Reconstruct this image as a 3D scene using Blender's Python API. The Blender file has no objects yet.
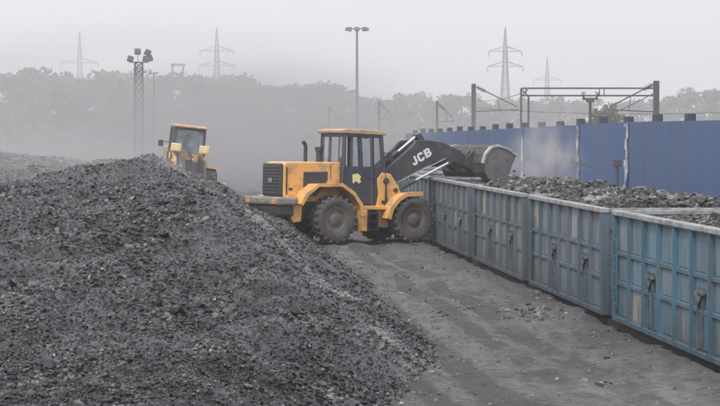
import bpy, bmesh, math, random
import numpy as np
from mathutils import Vector, Matrix, Euler

random.seed(7)
RNG = np.random.default_rng(7)
R = math.radians
scene = bpy.context.scene
COL = scene.collection

# ------------------------------------------------------------------ camera, sky, sun, exposure
CAM_H = 3.6
cam_d = bpy.data.cameras.new("camera")
cam_d.sensor_width = 36.0
cam_d.lens = 120.0
cam_d.clip_start = 0.5
cam_d.clip_end = 6000
cam = bpy.data.objects.new("camera", cam_d)
COL.objects.link(cam)
cam.location = (0, 0, CAM_H)
cam.rotation_euler = (R(90 - 1.72), 0, 0)
scene.camera = cam

SUN_EL, SUN_AZ = 52.0, 215.0           # azimuth clockwise from +Y: behind and left of the camera
world = bpy.data.worlds.new("World")
scene.world = world
world.use_nodes = True
wn, wl = world.node_tree.nodes, world.node_tree.links
wn.clear()
w_out = wn.new("ShaderNodeOutputWorld")
w_bg = wn.new("ShaderNodeBackground")
w_bg.inputs["Strength"].default_value = 0.15
w_sky = wn.new("ShaderNodeTexSky")
w_sky.sky_type = 'NISHITA'
w_sky.sun_disc = False
w_sky.sun_elevation = R(SUN_EL)
w_sky.sun_rotation = R(SUN_AZ)
w_sky.air_density = 1.0
w_sky.dust_density = 4.0
w_sky.ozone_density = 1.0
w_hsv = wn.new("ShaderNodeHueSaturation")
w_hsv.inputs["Saturation"].default_value = 0.2
w_mix = wn.new("ShaderNodeMixRGB")     # thick even overcast over the clear sky
w_mix.inputs["Fac"].default_value = 0.65
w_mix.inputs["Color2"].default_value = (6.25, 6.23, 6.65, 1)
wl.new(w_sky.outputs["Color"], w_hsv.inputs["Color"])
wl.new(w_hsv.outputs["Color"], w_mix.inputs["Color1"])
wl.new(w_mix.outputs["Color"], w_bg.inputs["Color"])
wl.new(w_bg.outputs["Background"], w_out.inputs["Surface"])

sun_d = bpy.data.lights.new("sun", 'SUN')
sun_d.energy = 1.5
sun_d.angle = R(10)
sun_d.color = (1.0, 0.95, 0.88)
sun = bpy.data.objects.new("sun", sun_d)
COL.objects.link(sun)
sd = Vector((math.sin(R(SUN_AZ)) * math.cos(R(SUN_EL)), math.cos(R(SUN_AZ)) * math.cos(R(SUN_EL)), math.sin(R(SUN_EL))))
sun.rotation_euler = sd.to_track_quat('Z', 'Y').to_euler()
sun.location = (-30, -40, 60)

scene.view_settings.view_transform = 'Standard'
scene.view_settings.look = 'None'
scene.view_settings.exposure = 0.42
scene.view_settings.gamma = 1.0
scene.view_settings.use_curve_mapping = False
scene.cycles.max_bounces = 8
scene.cycles.transparent_max_bounces = 16
scene.cycles.volume_bounces = 3

# ------------------------------------------------------------------ materials
def new_mat(name):
    m = bpy.data.materials.new(name)
    m.use_nodes = True
    nt = m.node_tree
    nt.nodes.clear()
    out = nt.nodes.new("ShaderNodeOutputMaterial")
    b = nt.nodes.new("ShaderNodeBsdfPrincipled")
    nt.links.new(b.outputs["BSDF"], out.inputs["Surface"])
    return m, nt, b, out

def rgb(c):
    return (c[0], c[1], c[2], 1.0)

def surf(name, base, rough=0.6, metal=0.0, wear=None, wear_amt=0.4, scale=4.0, dust=None, dust_amt=0.3,
         bump=0.1, vary=0.0, stretch=(1, 1, 1), spec=0.5, detail=6.0):
    """painted or worn surface: base colour, wear blotches, a film of dust, fine relief"""
    m, nt, b, out = new_mat(name)
    N, L = nt.nodes, nt.links
    tc = N.new("ShaderNodeTexCoord")
    info = N.new("ShaderNodeObjectInfo")
    mp = N.new("ShaderNodeMapping")
    mp.inputs["Scale"].default_value = stretch
    add = N.new("ShaderNodeVectorMath"); add.operation = 'ADD'
    sc = N.new("ShaderNodeVectorMath"); sc.operation = 'SCALE'; sc.inputs[0].default_value = (37, 53, 19)
    L.new(info.outputs["Random"], sc.inputs["Scale"])
    L.new(tc.outputs["Object"], add.inputs[0]); L.new(sc.outputs[0], add.inputs[1])
    L.new(add.outputs[0], mp.inputs["Vector"])
    n1 = N.new("ShaderNodeTexNoise"); n1.inputs["Scale"].default_value = scale; n1.inputs["Detail"].default_value = detail
    n1.inputs["Roughness"].default_value = 0.65
    L.new(mp.outputs[0], n1.inputs["Vector"])
    col = N.new("ShaderNodeRGB"); col.outputs[0].default_value = rgb(base)
    cur = col.outputs[0]
    if vary:
        hsv = N.new("ShaderNodeHueSaturation")
        mr = N.new("ShaderNodeMapRange"); mr.inputs["To Min"].default_value = 1 - vary; mr.inputs["To Max"].default_value = 1 + vary
        L.new(info.outputs["Random"], mr.inputs["Value"]); L.new(mr.outputs[0], hsv.inputs["Value"])
        L.new(cur, hsv.inputs["Color"]); cur = hsv.outputs[0]
    if wear:
        r1 = N.new("ShaderNodeValToRGB")
        r1.color_ramp.elements[0].position = max(0.0, 0.62 - wear_amt * 0.4)
        r1.color_ramp.elements[1].position = min(1.0, 0.72 - wear_amt * 0.25)
        L.new(n1.outputs["Fac"], r1.inputs["Fac"])
        mx = N.new("ShaderNodeMixRGB"); mx.inputs["Color2"].default_value = rgb(wear)
        L.new(r1.outputs["Color"], mx.inputs["Fac"]); L.new(cur, mx.inputs["Color1"]); cur = mx.outputs[0]
    if dust:
        n2 = N.new("ShaderNodeTexNoise"); n2.inputs["Scale"].default_value = scale * 0.37; n2.inputs["Detail"].default_value = 5
        L.new(mp.outputs[0], n2.inputs["Vector"])
        mr2 = N.new("ShaderNodeMapRange"); mr2.inputs["From Min"].default_value = 0.3; mr2.inputs["From Max"].default_value = 0.7
        mr2.inputs["To Min"].default_value = dust_amt * 0.4; mr2.inputs["To Max"].default_value = min(1, dust_amt * 1.5)
        L.new(n2.outputs["Fac"], mr2.inputs["Value"])
        mx2 = N.new("ShaderNodeMixRGB"); mx2.inputs["Color2"].default_value = rgb(dust)
        L.new(mr2.outputs[0], mx2.inputs["Fac"]); L.new(cur, mx2.inputs["Color1"]); cur = mx2.outputs[0]
    L.new(cur, b.inputs["Base Color"])
    b.inputs["Roughness"].default_value = rough
    b.inputs["Metallic"].default_value = metal
    b.inputs["Specular IOR Level"].default_value = spec
    if bump:
        bp = N.new("ShaderNodeBump"); bp.inputs["Strength"].default_value = bump; bp.inputs["Distance"].default_value = 0.02
        L.new(n1.outputs["Fac"], bp.inputs["Height"]); L.new(bp.outputs[0], b.inputs["Normal"])
    return m

DUST = (0.20, 0.19, 0.18)
M = {}
M['orange'] = surf('orange_paint', (0.86, 0.42, 0.075), 0.45, wear=(0.40, 0.24, 0.11), wear_amt=0.32, scale=3, dust=(0.48, 0.36, 0.24), dust_amt=0.32, bump=0.04)
M['orange_pale'] = surf('faded_roof_paint', (0.62, 0.40, 0.18), 0.55, wear=(0.35, 0.17, 0.08), wear_amt=0.6, scale=3, dust=(0.45, 0.38, 0.3), dust_amt=0.4, bump=0.04)
M['lamp_yellow'] = surf('pale_yellow_paint', (0.80, 0.58, 0.26), 0.4, dust=(0.5, 0.4, 0.3), dust_amt=0.2, bump=0.02)
M['black'] = surf('black_paint', (0.022, 0.024, 0.028), 0.5, dust=(0.10, 0.10, 0.10), dust_amt=0.22, scale=3, bump=0.04)
M['cab'] = surf('dark_cab_paint', (0.030, 0.036, 0.048), 0.45, dust=(0.11, 0.11, 0.12), dust_amt=0.22, scale=3, bump=0.03)
M['boom'] = surf('dark_boom_paint', (0.030, 0.031, 0.036), 0.5, wear=(0.10, 0.09, 0.09), wear_amt=0.25, dust=(0.11, 0.105, 0.11), dust_amt=0.25, scale=3, bump=0.05)
M['grey_pale'] = surf('dusty_counterweight', (0.30, 0.27, 0.24), 0.7, wear=(0.12, 0.11, 0.11), wear_amt=0.4, scale=5, dust=DUST, dust_amt=0.4)
M['rubber'] = surf('tyre_rubber', (0.030, 0.029, 0.029), 0.85, dust=(0.15, 0.14, 0.135), dust_amt=0.5, scale=5, bump=0.1)
M['rim'] = surf('dusty_rim', (0.14, 0.11, 0.075), 0.7, wear=(0.05, 0.045, 0.04), wear_amt=0.5, scale=6, dust=(0.16, 0.15, 0.14), dust_amt=0.5)
M['chrome'] = surf('bright_rod', (0.75, 0.76, 0.78), 0.25, metal=0.6, bump=0)
M['bucket'] = surf('worn_bucket_steel', (0.15, 0.145, 0.145), 0.5, metal=0.2, wear=(0.075, 0.07, 0.068), wear_amt=0.4, scale=3, dust=(0.2, 0.19, 0.185), dust_amt=0.4)
M['bucket_dark'] = surf('bucket_shell_steel', (0.035, 0.031, 0.030), 0.6, wear=(0.09, 0.08, 0.072), wear_amt=0.3, scale=3, dust=(0.09, 0.085, 0.08), dust_amt=0.3)
M['bucket_edge'] = surf('polished_bucket_edge', (0.55, 0.54, 0.52), 0.4, metal=0.3, wear=(0.3, 0.28, 0.26), wear_amt=0.4, scale=6)
M['white'] = surf('white_lettering', (0.78, 0.78, 0.80), 0.5, dust=(0.5, 0.5, 0.5), dust_amt=0.2, bump=0)
M['yellow'] = surf('yellow_emblem', (0.80, 0.70, 0.28), 0.5, dust=(0.6, 0.55, 0.4), dust_amt=0.25, bump=0)
M['seat'] = surf('cab_seat_cloth', (0.03, 0.03, 0.033), 0.9, bump=0.05)
M['lens'] = surf('lamp_lens', (0.80, 0.64, 0.42), 0.3, bump=0)
M['amber'] = surf('amber_lens', (0.75, 0.28, 0.03), 0.25, bump=0)
def wagon_paint(name, base, rust_amt=0.35, dust_amt=0.35):
    m = surf(name, base, 0.66, wear=(0.085, 0.088, 0.092), wear_amt=rust_amt, scale=2.2, dust=(0.18, 0.195, 0.21), dust_amt=dust_amt,
             bump=0.06, vary=0.09, stretch=(1, 1, 0.42), detail=8)
    nt = m.node_tree; N, L = nt.nodes, nt.links                 # run-down streaks of coal grime, and splash along the foot
    b = next(n for n in N if n.type == 'BSDF_PRINCIPLED'); src = b.inputs["Base Color"].links[0].from_socket
    geo = N.new("ShaderNodeNewGeometry"); mp = N.new("ShaderNodeMapping"); mp.inputs["Scale"].default_value = (3.2, 3.2, 0.42)
    L.new(geo.outputs["Position"], mp.inputs["Vector"])
    n = N.new("ShaderNodeTexNoise"); n.inputs["Scale"].default_value = 1.0; n.inputs["Detail"].default_value = 9; n.inputs["Roughness"].default_value = 0.72
    L.new(mp.outputs[0], n.inputs["Vector"])
    sp = N.new("ShaderNodeSeparateXYZ"); L.new(geo.outputs["Position"], sp.inputs[0])
    mz = N.new("ShaderNodeMapRange"); mz.inputs["From Min"].default_value = 0.0; mz.inputs["From Max"].default_value = 0.8; mz.inputs["To Min"].default_value = 0.13; mz.inputs["To Max"].default_value = 0.0
    L.new(sp.outputs["Z"], mz.inputs["Value"])
    ad = N.new("ShaderNodeMath"); ad.operation = 'ADD'; L.new(n.outputs["Fac"], ad.inputs[0]); L.new(mz.outputs[0], ad.inputs[1])
    rp = N.new("ShaderNodeMapRange"); rp.inputs["From Min"].default_value = 0.46; rp.inputs["From Max"].default_value = 0.72; rp.inputs["To Max"].default_value = 0.75
    L.new(ad.outputs[0], rp.inputs["Value"])
    mx = N.new("ShaderNodeMixRGB"); mx.inputs["Color2"].default_value = (0.036, 0.040, 0.047, 1)
    L.new(rp.outputs[0], mx.inputs["Fac"]); L.new(src, mx.inputs["Color1"]); L.new(mx.outputs[0], b.inputs["Base Color"])
    return m
M['wag_blue'] = wagon_paint('blue_wagon_paint_shaded', (0.036, 0.130, 0.198), 0.22, 0.15)  # frame paints darkened: shade around the ribs put into the colour
M['wag_mid'] = wagon_paint('faded_blue_wagon_paint_shaded', (0.050, 0.098, 0.145), 0.32, 0.22)
M['wag_grey'] = wagon_paint('grey_blue_wagon_paint_shaded', (0.050, 0.080, 0.112), 0.42, 0.24)
M['pan_blue'] = wagon_paint('blue_panel_paint_lit', (0.088, 0.192, 0.245), 0.25, 0.25)  # same paints lightened for the panels, light-and-shade contrast with the ribs painted in
M['pan_mid'] = wagon_paint('faded_blue_panel_paint_lit', (0.15, 0.205, 0.25), 0.3, 0.4)
M['pan_grey'] = wagon_paint('grey_blue_panel_paint_lit', (0.155, 0.195, 0.23), 0.35, 0.4)
M['wag_pale'] = surf('bare_pale_panel', (0.27, 0.29, 0.31), 0.6, wear=(0.13, 0.15, 0.17), wear_amt=0.45, scale=2.5, stretch=(1, 1, 0.4))
M['wag_cream'] = surf('cream_patch_panel', (0.30, 0.27, 0.20), 0.6, wear=(0.12, 0.15, 0.17), wear_amt=0.4, scale=2.5, stretch=(1, 1, 0.5))
M['wag_rim'] = surf('worn_wagon_rim', (0.30, 0.335, 0.365), 0.55, wear=(0.12, 0.11, 0.10), wear_amt=0.45, scale=3, dust=(0.3, 0.3, 0.3), dust_amt=0.3)
M['wag_in'] = surf('wagon_inside', (0.20, 0.25, 0.21), 0.7, wear=(0.08, 0.075, 0.07), wear_amt=0.35, scale=1.5)
M['under'] = surf('wagon_underframe', (0.025, 0.024, 0.024), 0.8, dust=(0.09, 0.085, 0.08), dust_amt=0.3)
M['rust_bar'] = surf('grimy_bar', (0.062, 0.066, 0.072), 0.7, wear=(0.10, 0.13, 0.15), wear_amt=0.4)
M['wall_blue'] = surf('blue_wall_sheet', (0.010, 0.066, 0.215), 0.6, wear=(0.03, 0.085, 0.19), wear_amt=0.4, scale=1.6, dust=(0.10, 0.125, 0.165), dust_amt=0.32, bump=0.02, vary=0.2, stretch=(1, 3.0, 0.35), detail=9)
M['pillar'] = surf('dark_wall_pillar', (0.035, 0.042, 0.075), 0.8, wear=(0.07, 0.07, 0.08), wear_amt=0.4, scale=4)
M['joint'] = surf('pale_wall_joint', (0.55, 0.56, 0.58), 0.7, wear=(0.05, 0.08, 0.2), wear_amt=0.55, scale=1.6)
M['galv'] = surf('dark_galvanised_steel', (0.07, 0.07, 0.075), 0.6, bump=0.02)
M['pylon'] = surf('pylon_steel', (0.12, 0.12, 0.125), 0.6, bump=0)
M['ceramic'] = surf('brown_insulator', (0.05, 0.04, 0.035), 0.4, bump=0)
M['concrete'] = surf('stained_concrete', (0.12, 0.12, 0.12), 0.85, wear=(0.07, 0.07, 0.07), wear_amt=0.5, scale=1.5)
M['rail'] = surf('rail_steel', (0.10, 0.075, 0.06), 0.5, metal=0.5)
M['bark'] = surf('tree_bark', (0.07, 0.06, 0.05), 0.9, scale=3)

def glass_mat(name, dust, tint=(0.86, 0.9, 0.92), sc=3.5):
    m = bpy.data.materials.new(name); m.use_nodes = True
    nt = m.node_tree; N, L = nt.nodes, nt.links; N.clear()
    out = N.new("ShaderNodeOutputMaterial")
    tr = N.new("ShaderNodeBsdfTransparent"); tr.inputs[0].default_value = rgb(tint)
    gl = N.new("ShaderNodeBsdfGlossy"); gl.inputs["Roughness"].default_value = 0.05
    fr = N.new("ShaderNodeFresnel"); fr.inputs["IOR"].default_value = 1.5
    mx = N.new("ShaderNodeMixShader")
    ge = N.new("ShaderNodeNewGeometry"); fm = N.new("ShaderNodeMath"); fm.operation = 'MULTIPLY_ADD'; fm.inputs[1].default_value = -1.0; fm.inputs[2].default_value = 1.0
    L.new(ge.outputs["Backfacing"], fm.inputs[0]); fp_ = N.new("ShaderNodeMath"); fp_.operation = 'MULTIPLY'
    L.new(fr.outputs[0], fp_.inputs[0]); L.new(fm.outputs[0], fp_.inputs[1])
    L.new(fp_.outputs[0], mx.inputs[0]); L.new(tr.outputs[0], mx.inputs[1]); L.new(gl.outputs[0], mx.inputs[2])
    df = N.new("ShaderNodeBsdfDiffuse"); df.inputs[0].default_value = (0.40, 0.45, 0.47, 1)  # pale diffuse film: dust, and on the second loader painted glare too
    no = N.new("ShaderNodeTexNoise"); no.inputs["Scale"].default_value = sc; no.inputs["Detail"].default_value = 3
    tc = N.new("ShaderNodeTexCoord"); L.new(tc.outputs["Object"], no.inputs["Vector"])
    mr = N.new("ShaderNodeMapRange"); mr.inputs["From Min"].default_value = 0.35; mr.inputs["From Max"].default_value = 0.7
    mr.inputs["To Min"].default_value = dust * 0.3; mr.inputs["To Max"].default_value = dust * 1.7
    L.new(no.outputs["Fac"], mr.inputs["Value"])
    m2 = N.new("ShaderNodeMixShader")
    L.new(mr.outputs[0], m2.inputs[0]); L.new(mx.outputs[0], m2.inputs[1]); L.new(df.outputs[0], m2.inputs[2])
    L.new(m2.outputs[0], out.inputs["Surface"])
    return m
M['glass'] = glass_mat('dusty_cab_glass', 0.05, (0.96, 0.97, 0.98))
M['glass_dusty_glare'] = glass_mat('dusty_glare_glass', 0.32, (0.72, 0.78, 0.8), 1.5)  # heavier film of dust that also stands in for bright reflections

def coal_mat(name, dark, mid, pale, streak=False, bump=0.0, island=True):
    m, nt, b, out = new_mat(name)
    N, L = nt.nodes, nt.links
    tc = N.new("ShaderNodeTexCoord")
    geo = N.new("ShaderNodeNewGeometry")
    info = N.new("ShaderNodeObjectInfo")
    n1 = N.new("ShaderNodeTexNoise"); n1.inputs["Scale"].default_value = 0.9; n1.inputs["Detail"].default_value = 8
    n1.inputs["Roughness"].default_value = 0.7
    L.new(geo.outputs["Position"], n1.inputs["Vector"])
    n2 = N.new("ShaderNodeTexNoise"); n2.inputs["Scale"].default_value = 9; n2.inputs["Detail"].default_value = 6
    L.new(geo.outputs["Position"], n2.inputs["Vector"])
    nr = N.new("ShaderNodeMapRange"); nr.clamp = False
    nr.inputs["From Min"].default_value = 0.36; nr.inputs["From Max"].default_value = 0.66; nr.inputs["To Min"].default_value = 0.05; nr.inputs["To Max"].default_value = 0.95
    L.new(n1.outputs["Fac"], nr.inputs["Value"])
    ad = N.new("ShaderNodeMath"); ad.operation = 'ADD'
    L.new(nr.outputs[0], ad.inputs[0])
    if island:
        m1 = N.new("ShaderNodeMath"); m1.operation = 'ADD'
        L.new(geo.outputs["Random Per Island"], m1.inputs[0]); L.new(info.outputs["Random"], m1.inputs[1])
        m3 = N.new("ShaderNodeMath"); m3.operation = 'FRACT'; L.new(m1.outputs[0], m3.inputs[0])
        L.new(m3.outputs[0], ad.inputs[1])
    else:
        L.new(n2.outputs["Fac"], ad.inputs[1])
    ml = N.new("ShaderNodeMath"); ml.operation = 'MULTIPLY'; ml.inputs[1].default_value = 0.5
    L.new(ad.outputs[0], ml.inputs[0])
    rp = N.new("ShaderNodeValToRGB")
    e = rp.color_ramp.elements
    e[0].position = 0.18; e[0].color = rgb(dark)
    e[1].position = 0.86; e[1].color = rgb(pale)
    k = e.new(0.58); k.color = rgb(mid)
    L.new(ml.outputs[0], rp.inputs["Fac"])
    cur = rp.outputs[0]
    if streak:   # a band of pale ash spilled down the right shoulder of the heap
        sp = N.new("ShaderNodeSeparateXYZ"); L.new(geo.outputs["Position"], sp.inputs[0])
        mu = N.new("ShaderNodeMath"); mu.operation = 'MULTIPLY_ADD'; mu.inputs[1].default_value = 0.154; mu.inputs[2].default_value = -6.0
        L.new(sp.outputs["Y"], mu.inputs[0])                    # x + 0.154*y - 6 = 0 along the streak
        su = N.new("ShaderNodeMath"); su.operation = 'ADD'; L.new(mu.outputs[0], su.inputs[0]); L.new(sp.outputs["X"], su.inputs[1])
        ab = N.new("ShaderNodeMath"); ab.operation = 'ABSOLUTE'; L.new(su.outputs[0], ab.inputs[0])
        mr = N.new("ShaderNodeMapRange"); mr.inputs["From Min"].default_value = 0.0; mr.inputs["From Max"].default_value = 0.55
        mr.inputs["To Min"].default_value = 1; mr.inputs["To Max"].default_value = 0
        L.new(ab.outputs[0], mr.inputs["Value"])
        n3 = N.new("ShaderNodeTexNoise"); n3.inputs["Scale"].default_value = 1.6; n3.inputs["Detail"].default_value = 6
        L.new(geo.outputs["Position"], n3.inputs["Vector"])
        mr3 = N.new("ShaderNodeMapRange"); mr3.inputs["From Min"].default_value = 0.45; mr3.inputs["From Max"].default_value = 0.62
        L.new(n3.outputs["Fac"], mr3.inputs["Value"])
        mm = N.new("ShaderNodeMath"); mm.operation = 'MULTIPLY'; L.new(mr.outputs[0], mm.inputs[0]); L.new(mr3.outputs[0], mm.inputs[1])
        mm2 = N.new("ShaderNodeMath"); mm2.operation = 'MULTIPLY'; mm2.inputs[1].default_value = 0.75; L.new(mm.outputs[0], mm2.inputs[0])
        mx = N.new("ShaderNodeMixRGB"); mx.inputs["Color2"].default_value = (0.27, 0.265, 0.27, 1)
        L.new(mm2.outputs[0], mx.inputs["Fac"]); L.new(cur, mx.inputs["Color1"]); cur = mx.outputs[0]
    L.new(cur, b.inputs["Base Color"])
    b.inputs["Roughness"].default_value = 0.36
    b.inputs["Specular IOR Level"].default_value = 0.45
    if bump:
        bp = N.new("ShaderNodeBump"); bp.inputs["Strength"].default_value = bump; bp.inputs["Distance"].default_value = 0.05
        vo = N.new("ShaderNodeTexVoronoi"); vo.inputs["Scale"].default_value = 17; vo.feature = 'F1'
        L.new(geo.outputs["Position"], vo.inputs["Vector"])
        vm = N.new("ShaderNodeMath"); vm.operation = 'SUBTRACT'; L.new(n2.outputs["Fac"], vm.inputs[0]); L.new(vo.outputs["Distance"], vm.inputs[1])
        L.new(vm.outputs[0], bp.inputs["Height"]); L.new(bp.outputs[0], b.inputs["Normal"])
        vr = N.new("ShaderNodeSeparateColor"); L.new(vo.outputs["Color"], vr.inputs[0]); L.new(vr.outputs[0], ad.inputs[1])   # each crumb its own tone
    return m
M['coal'] = coal_mat('coal_lumps', (0.005, 0.005, 0.006), (0.022, 0.022, 0.026), (0.17, 0.168, 0.173), streak=True)
M['coal_bed'] = coal_mat('coal_slack', (0.006, 0.006, 0.007), (0.019, 0.019, 0.022), (0.085, 0.084, 0.087), streak=True, bump=1.0, island=False)
M['load'] = coal_mat('wagon_coal', (0.016, 0.0155, 0.0155), (0.058, 0.055, 0.053), (0.27, 0.26, 0.25))
M['load_bed'] = coal_mat('wagon_coal_slack', (0.02, 0.019, 0.019), (0.052, 0.049, 0.048), (0.13, 0.125, 0.12), bump=0.8, island=False)
M['stone'] = coal_mat('yard_stones', (0.05, 0.048, 0.047), (0.13, 0.125, 0.123), (0.27, 0.26, 0.255))

def ground_mat():
    m, nt, b, out = new_mat('yard_dirt')
    N, L = nt.nodes, nt.links
    geo = N.new("ShaderNodeNewGeometry")
    n1 = N.new("ShaderNodeTexNoise"); n1.inputs["Scale"].default_value = 0.35; n1.inputs["Detail"].default_value = 9; n1.inputs["Roughness"].default_value = 0.62
    n2 = N.new("ShaderNodeTexNoise"); n2.inputs["Scale"].default_value = 5.0; n2.inputs["Detail"].default_value = 10; n2.inputs["Roughness"].default_value = 0.7
    mp = N.new("ShaderNodeMapping"); mp.inputs["Rotation"].default_value = (0, 0, R(-4.4)); mp.inputs["Scale"].default_value = (1.6, 0.22, 1)
    n3 = N.new("ShaderNodeTexNoise"); n3.inputs["Scale"].default_value = 1.0; n3.inputs["Detail"].default_value = 10; n3.inputs["Roughness"].default_value = 0.7
    L.new(geo.outputs["Position"], n1.inputs["Vector"]); L.new(geo.outputs["Position"], n2.inputs["Vector"])
    L.new(geo.outputs["Position"], mp.inputs["Vector"]); L.new(mp.outputs[0], n3.inputs["Vector"])
    a = N.new("ShaderNodeMath"); a.operation = 'ADD'; L.new(n1.outputs["Fac"], a.inputs[0]); L.new(n3.outputs["Fac"], a.inputs[1])
    a2 = N.new("ShaderNodeMath"); a2.operation = 'MULTIPLY_ADD'; a2.inputs[1].default_value = 1.5; L.new(n2.outputs["Fac"], a2.inputs[0]); L.new(a.outputs[0], a2.inputs[2])
    rp = N.new("ShaderNodeValToRGB")
    mr = N.new("ShaderNodeMapRange"); mr.inputs["From Min"].default_value = 1.30; mr.inputs["From Max"].default_value = 2.06
    L.new(a2.outputs[0], mr.inputs["Value"]); L.new(mr.outputs[0], rp.inputs["Fac"])
    e = rp.color_ramp.elements
    e[0].position = 0.1; e[0].color = (0.058, 0.056, 0.058, 1)
    e[1].position = 0.9; e[1].color = (0.225, 0.217, 0.222, 1)
    k = e.new(0.5); k.color = (0.140, 0.135, 0.138, 1)
    # wheel tracks pressed along the train, with cross lug marks, and a dark skirt of coal fines by the wagons
    sp = N.new("ShaderNodeSeparateXYZ"); L.new(geo.outputs["Position"], sp.inputs[0])
    def math_(op, a_, b_=None, c_=None):
        q = N.new("ShaderNodeMath"); q.operation = op
        for i_, v_ in enumerate((a_, b_, c_)):
            if v_ is None: continue
            if isinstance(v_, (int, float)): q.inputs[i_].default_value = v_
            else: L.new(v_, q.inputs[i_])
        return q.outputs[0]
    n4 = N.new("ShaderNodeTexNoise"); n4.inputs["Scale"].default_value = 0.07; L.new(geo.outputs["Position"], n4.inputs["Vector"])
    sx = math_('MULTIPLY_ADD', sp.outputs["Y"], 0.07625, sp.outputs["X"])
    sx = math_('MULTIPLY_ADD', n4.outputs["Fac"], 1.1, sx)                     # tracks wander a little
    mask = None; lug = None
    for c_, w_ in ((T_X0 - 1.55, 0.27), (T_X0 - 3.45, 0.27), (T_X0 - 2.35, 0.22), (T_X0 - 4.35, 0.22), (T_X0 - 5.2, 0.24)):
        d_ = math_('ABSOLUTE', math_('SUBTRACT', sx, c_))
        band = N.new("ShaderNodeMapRange"); band.interpolation_type = 'SMOOTHSTEP'
        band.inputs["From Min"].default_value = w_ * 0.75; band.inputs["From Max"].default_value = w_ * 1.15; band.inputs["To Min"].default_value = 1; band.inputs["To Max"].default_value = 0
        L.new(d_, band.inputs["Value"])
        mask = band.outputs[0] if mask is None else math_('MAXIMUM', mask, band.outputs[0])
        ph = math_('ADD', math_('MULTIPLY', sp.outputs["Y"], 26.0), math_('MULTIPLY', d_, 16.0))
        lg = math_('MULTIPLY', math_('SINE', ph), band.outputs[0])
        lug = lg if lug is None else math_('ADD', lug, lg)
    n5 = N.new("ShaderNodeTexNoise"); n5.inputs["Scale"].default_value = 0.45; n5.inputs["Detail"].default_value = 5; L.new(geo.outputs["Position"], n5.inputs["Vector"])
    pr = N.new("ShaderNodeMapRange"); pr.inputs["From Min"].default_value = 0.34; pr.inputs["From Max"].default_value = 0.50; L.new(n5.outputs["Fac"], pr.inputs["Value"])
    mask = math_('MULTIPLY', mask, pr.outputs[0]); lug = math_('MULTIPLY', lug, pr.outputs[0])
    mt = N.new("ShaderNodeMixRGB"); mt.inputs["Color2"].default_value = (0.088, 0.084, 0.086, 1)
    L.new(math_('MULTIPLY', mask, 0.8), mt.inputs["Fac"]); L.new(rp.outputs[0], mt.inputs["Color1"])
    fines = N.new("ShaderNodeMapRange"); fines.inputs["From Min"].default_value = T_X0 - 1.5; fines.inputs["From Max"].default_value = T_X0 - 0.1
    L.new(math_('MULTIPLY_ADD', n1.outputs["Fac"], 1.4, math_('SUBTRACT', sx, 1.2)), fines.inputs["Value"])
    mf = N.new("ShaderNodeMixRGB"); mf.inputs["Color2"].default_value = (0.045, 0.043, 0.044, 1)
    L.new(math_('MULTIPLY', fines.outputs[0], 0.6), mf.inputs["Fac"]); L.new(mt.outputs[0], mf.inputs["Color1"])
    sk = N.new("ShaderNodeTexNoise"); sk.inputs["Scale"].default_value = 38; sk.inputs["Detail"].default_value = 4; L.new(geo.outputs["Position"], sk.inputs["Vector"])
    skr = N.new("ShaderNodeMapRange"); skr.inputs["From Min"].default_value = 0.56; skr.inputs["From Max"].default_value = 0.66; skr.inputs["To Max"].default_value = 0.6; L.new(sk.outputs["Fac"], skr.inputs["Value"])
    ms = N.new("ShaderNodeMixRGB"); ms.inputs["Color2"].default_value = (0.035, 0.034, 0.035, 1)
    L.new(skr.outputs[0], ms.inputs["Fac"]); L.new(mf.outputs[0], ms.inputs["Color1"])
    L.new(ms.outputs[0], b.inputs["Base Color"])
    hgt = math_('MULTIPLY_ADD', lug, 0.16, math_('MULTIPLY_ADD', sk.outputs["Fac"], 0.5, n2.outputs["Fac"]))
    b.inputs["Roughness"].default_value = 0.92
    b.inputs["Specular IOR Level"].default_value = 0.25
    bp = N.new("ShaderNodeBump"); bp.inputs["Strength"].default_value = 1.0; bp.inputs["Distance"].default_value = 0.09
    L.new(hgt, bp.inputs["Height"]); L.new(bp.outputs[0], b.inputs["Normal"])
    return m
T_X0 = 8.32                                     # near side of the train: X = T_X0 + T_K * Y
M['ground'] = ground_mat()

def leaf_mat(name, c1, c2):
    m, nt, b, out = new_mat(name)
    N, L = nt.nodes, nt.links
    geo = N.new("ShaderNodeNewGeometry"); info = N.new("ShaderNodeObjectInfo")
    mx = N.new("ShaderNodeMixRGB"); mx.inputs["Color1"].default_value = rgb(c1); mx.inputs["Color2"].default_value = rgb(c2)
    L.new(geo.outputs["Random Per Island"], mx.inputs["Fac"])
    hs = N.new("ShaderNodeHueSaturation"); mr = N.new("ShaderNodeMapRange"); mr.inputs["To Min"].default_value = 0.45; mr.inputs["To Max"].default_value = 1.7
    L.new(info.outputs["Random"], mr.inputs["Value"]); L.new(mr.outputs[0], hs.inputs["Value"]); L.new(mx.outputs[0], hs.inputs["Color"])
    L.new(hs.outputs[0], b.inputs["Base Color"]); b.inputs["Roughness"].default_value = 0.75
    return m
M['leaf'] = leaf_mat('dusty_foliage', (0.030, 0.052, 0.024), (0.085, 0.115, 0.055))

# ------------------------------------------------------------------ helpers
def link(o, parent=None):
    COL.objects.link(o)
    if parent is not None:
        o.parent = parent
    return o

def tag(o, label=None, cat=None, group=None, kind=None):
    if label: o["label"] = label
    if cat: o["category"] = cat
    if group: o["group"] = group
    if kind: o["kind"] = kind
    return o

def empty(name, loc=(0, 0, 0), rot=(0, 0, 0)):
    o = bpy.data.objects.new(name, None)
    o.empty_display_size = 0.3
    o.location = loc; o.rotation_euler = rot
    return link(o)

def copy_tree(o, parent=None):
    c = o.copy(); COL.objects.link(c); c.parent = parent
    for ch in o.children:
        copy_tree(ch, c)
    return c

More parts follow.
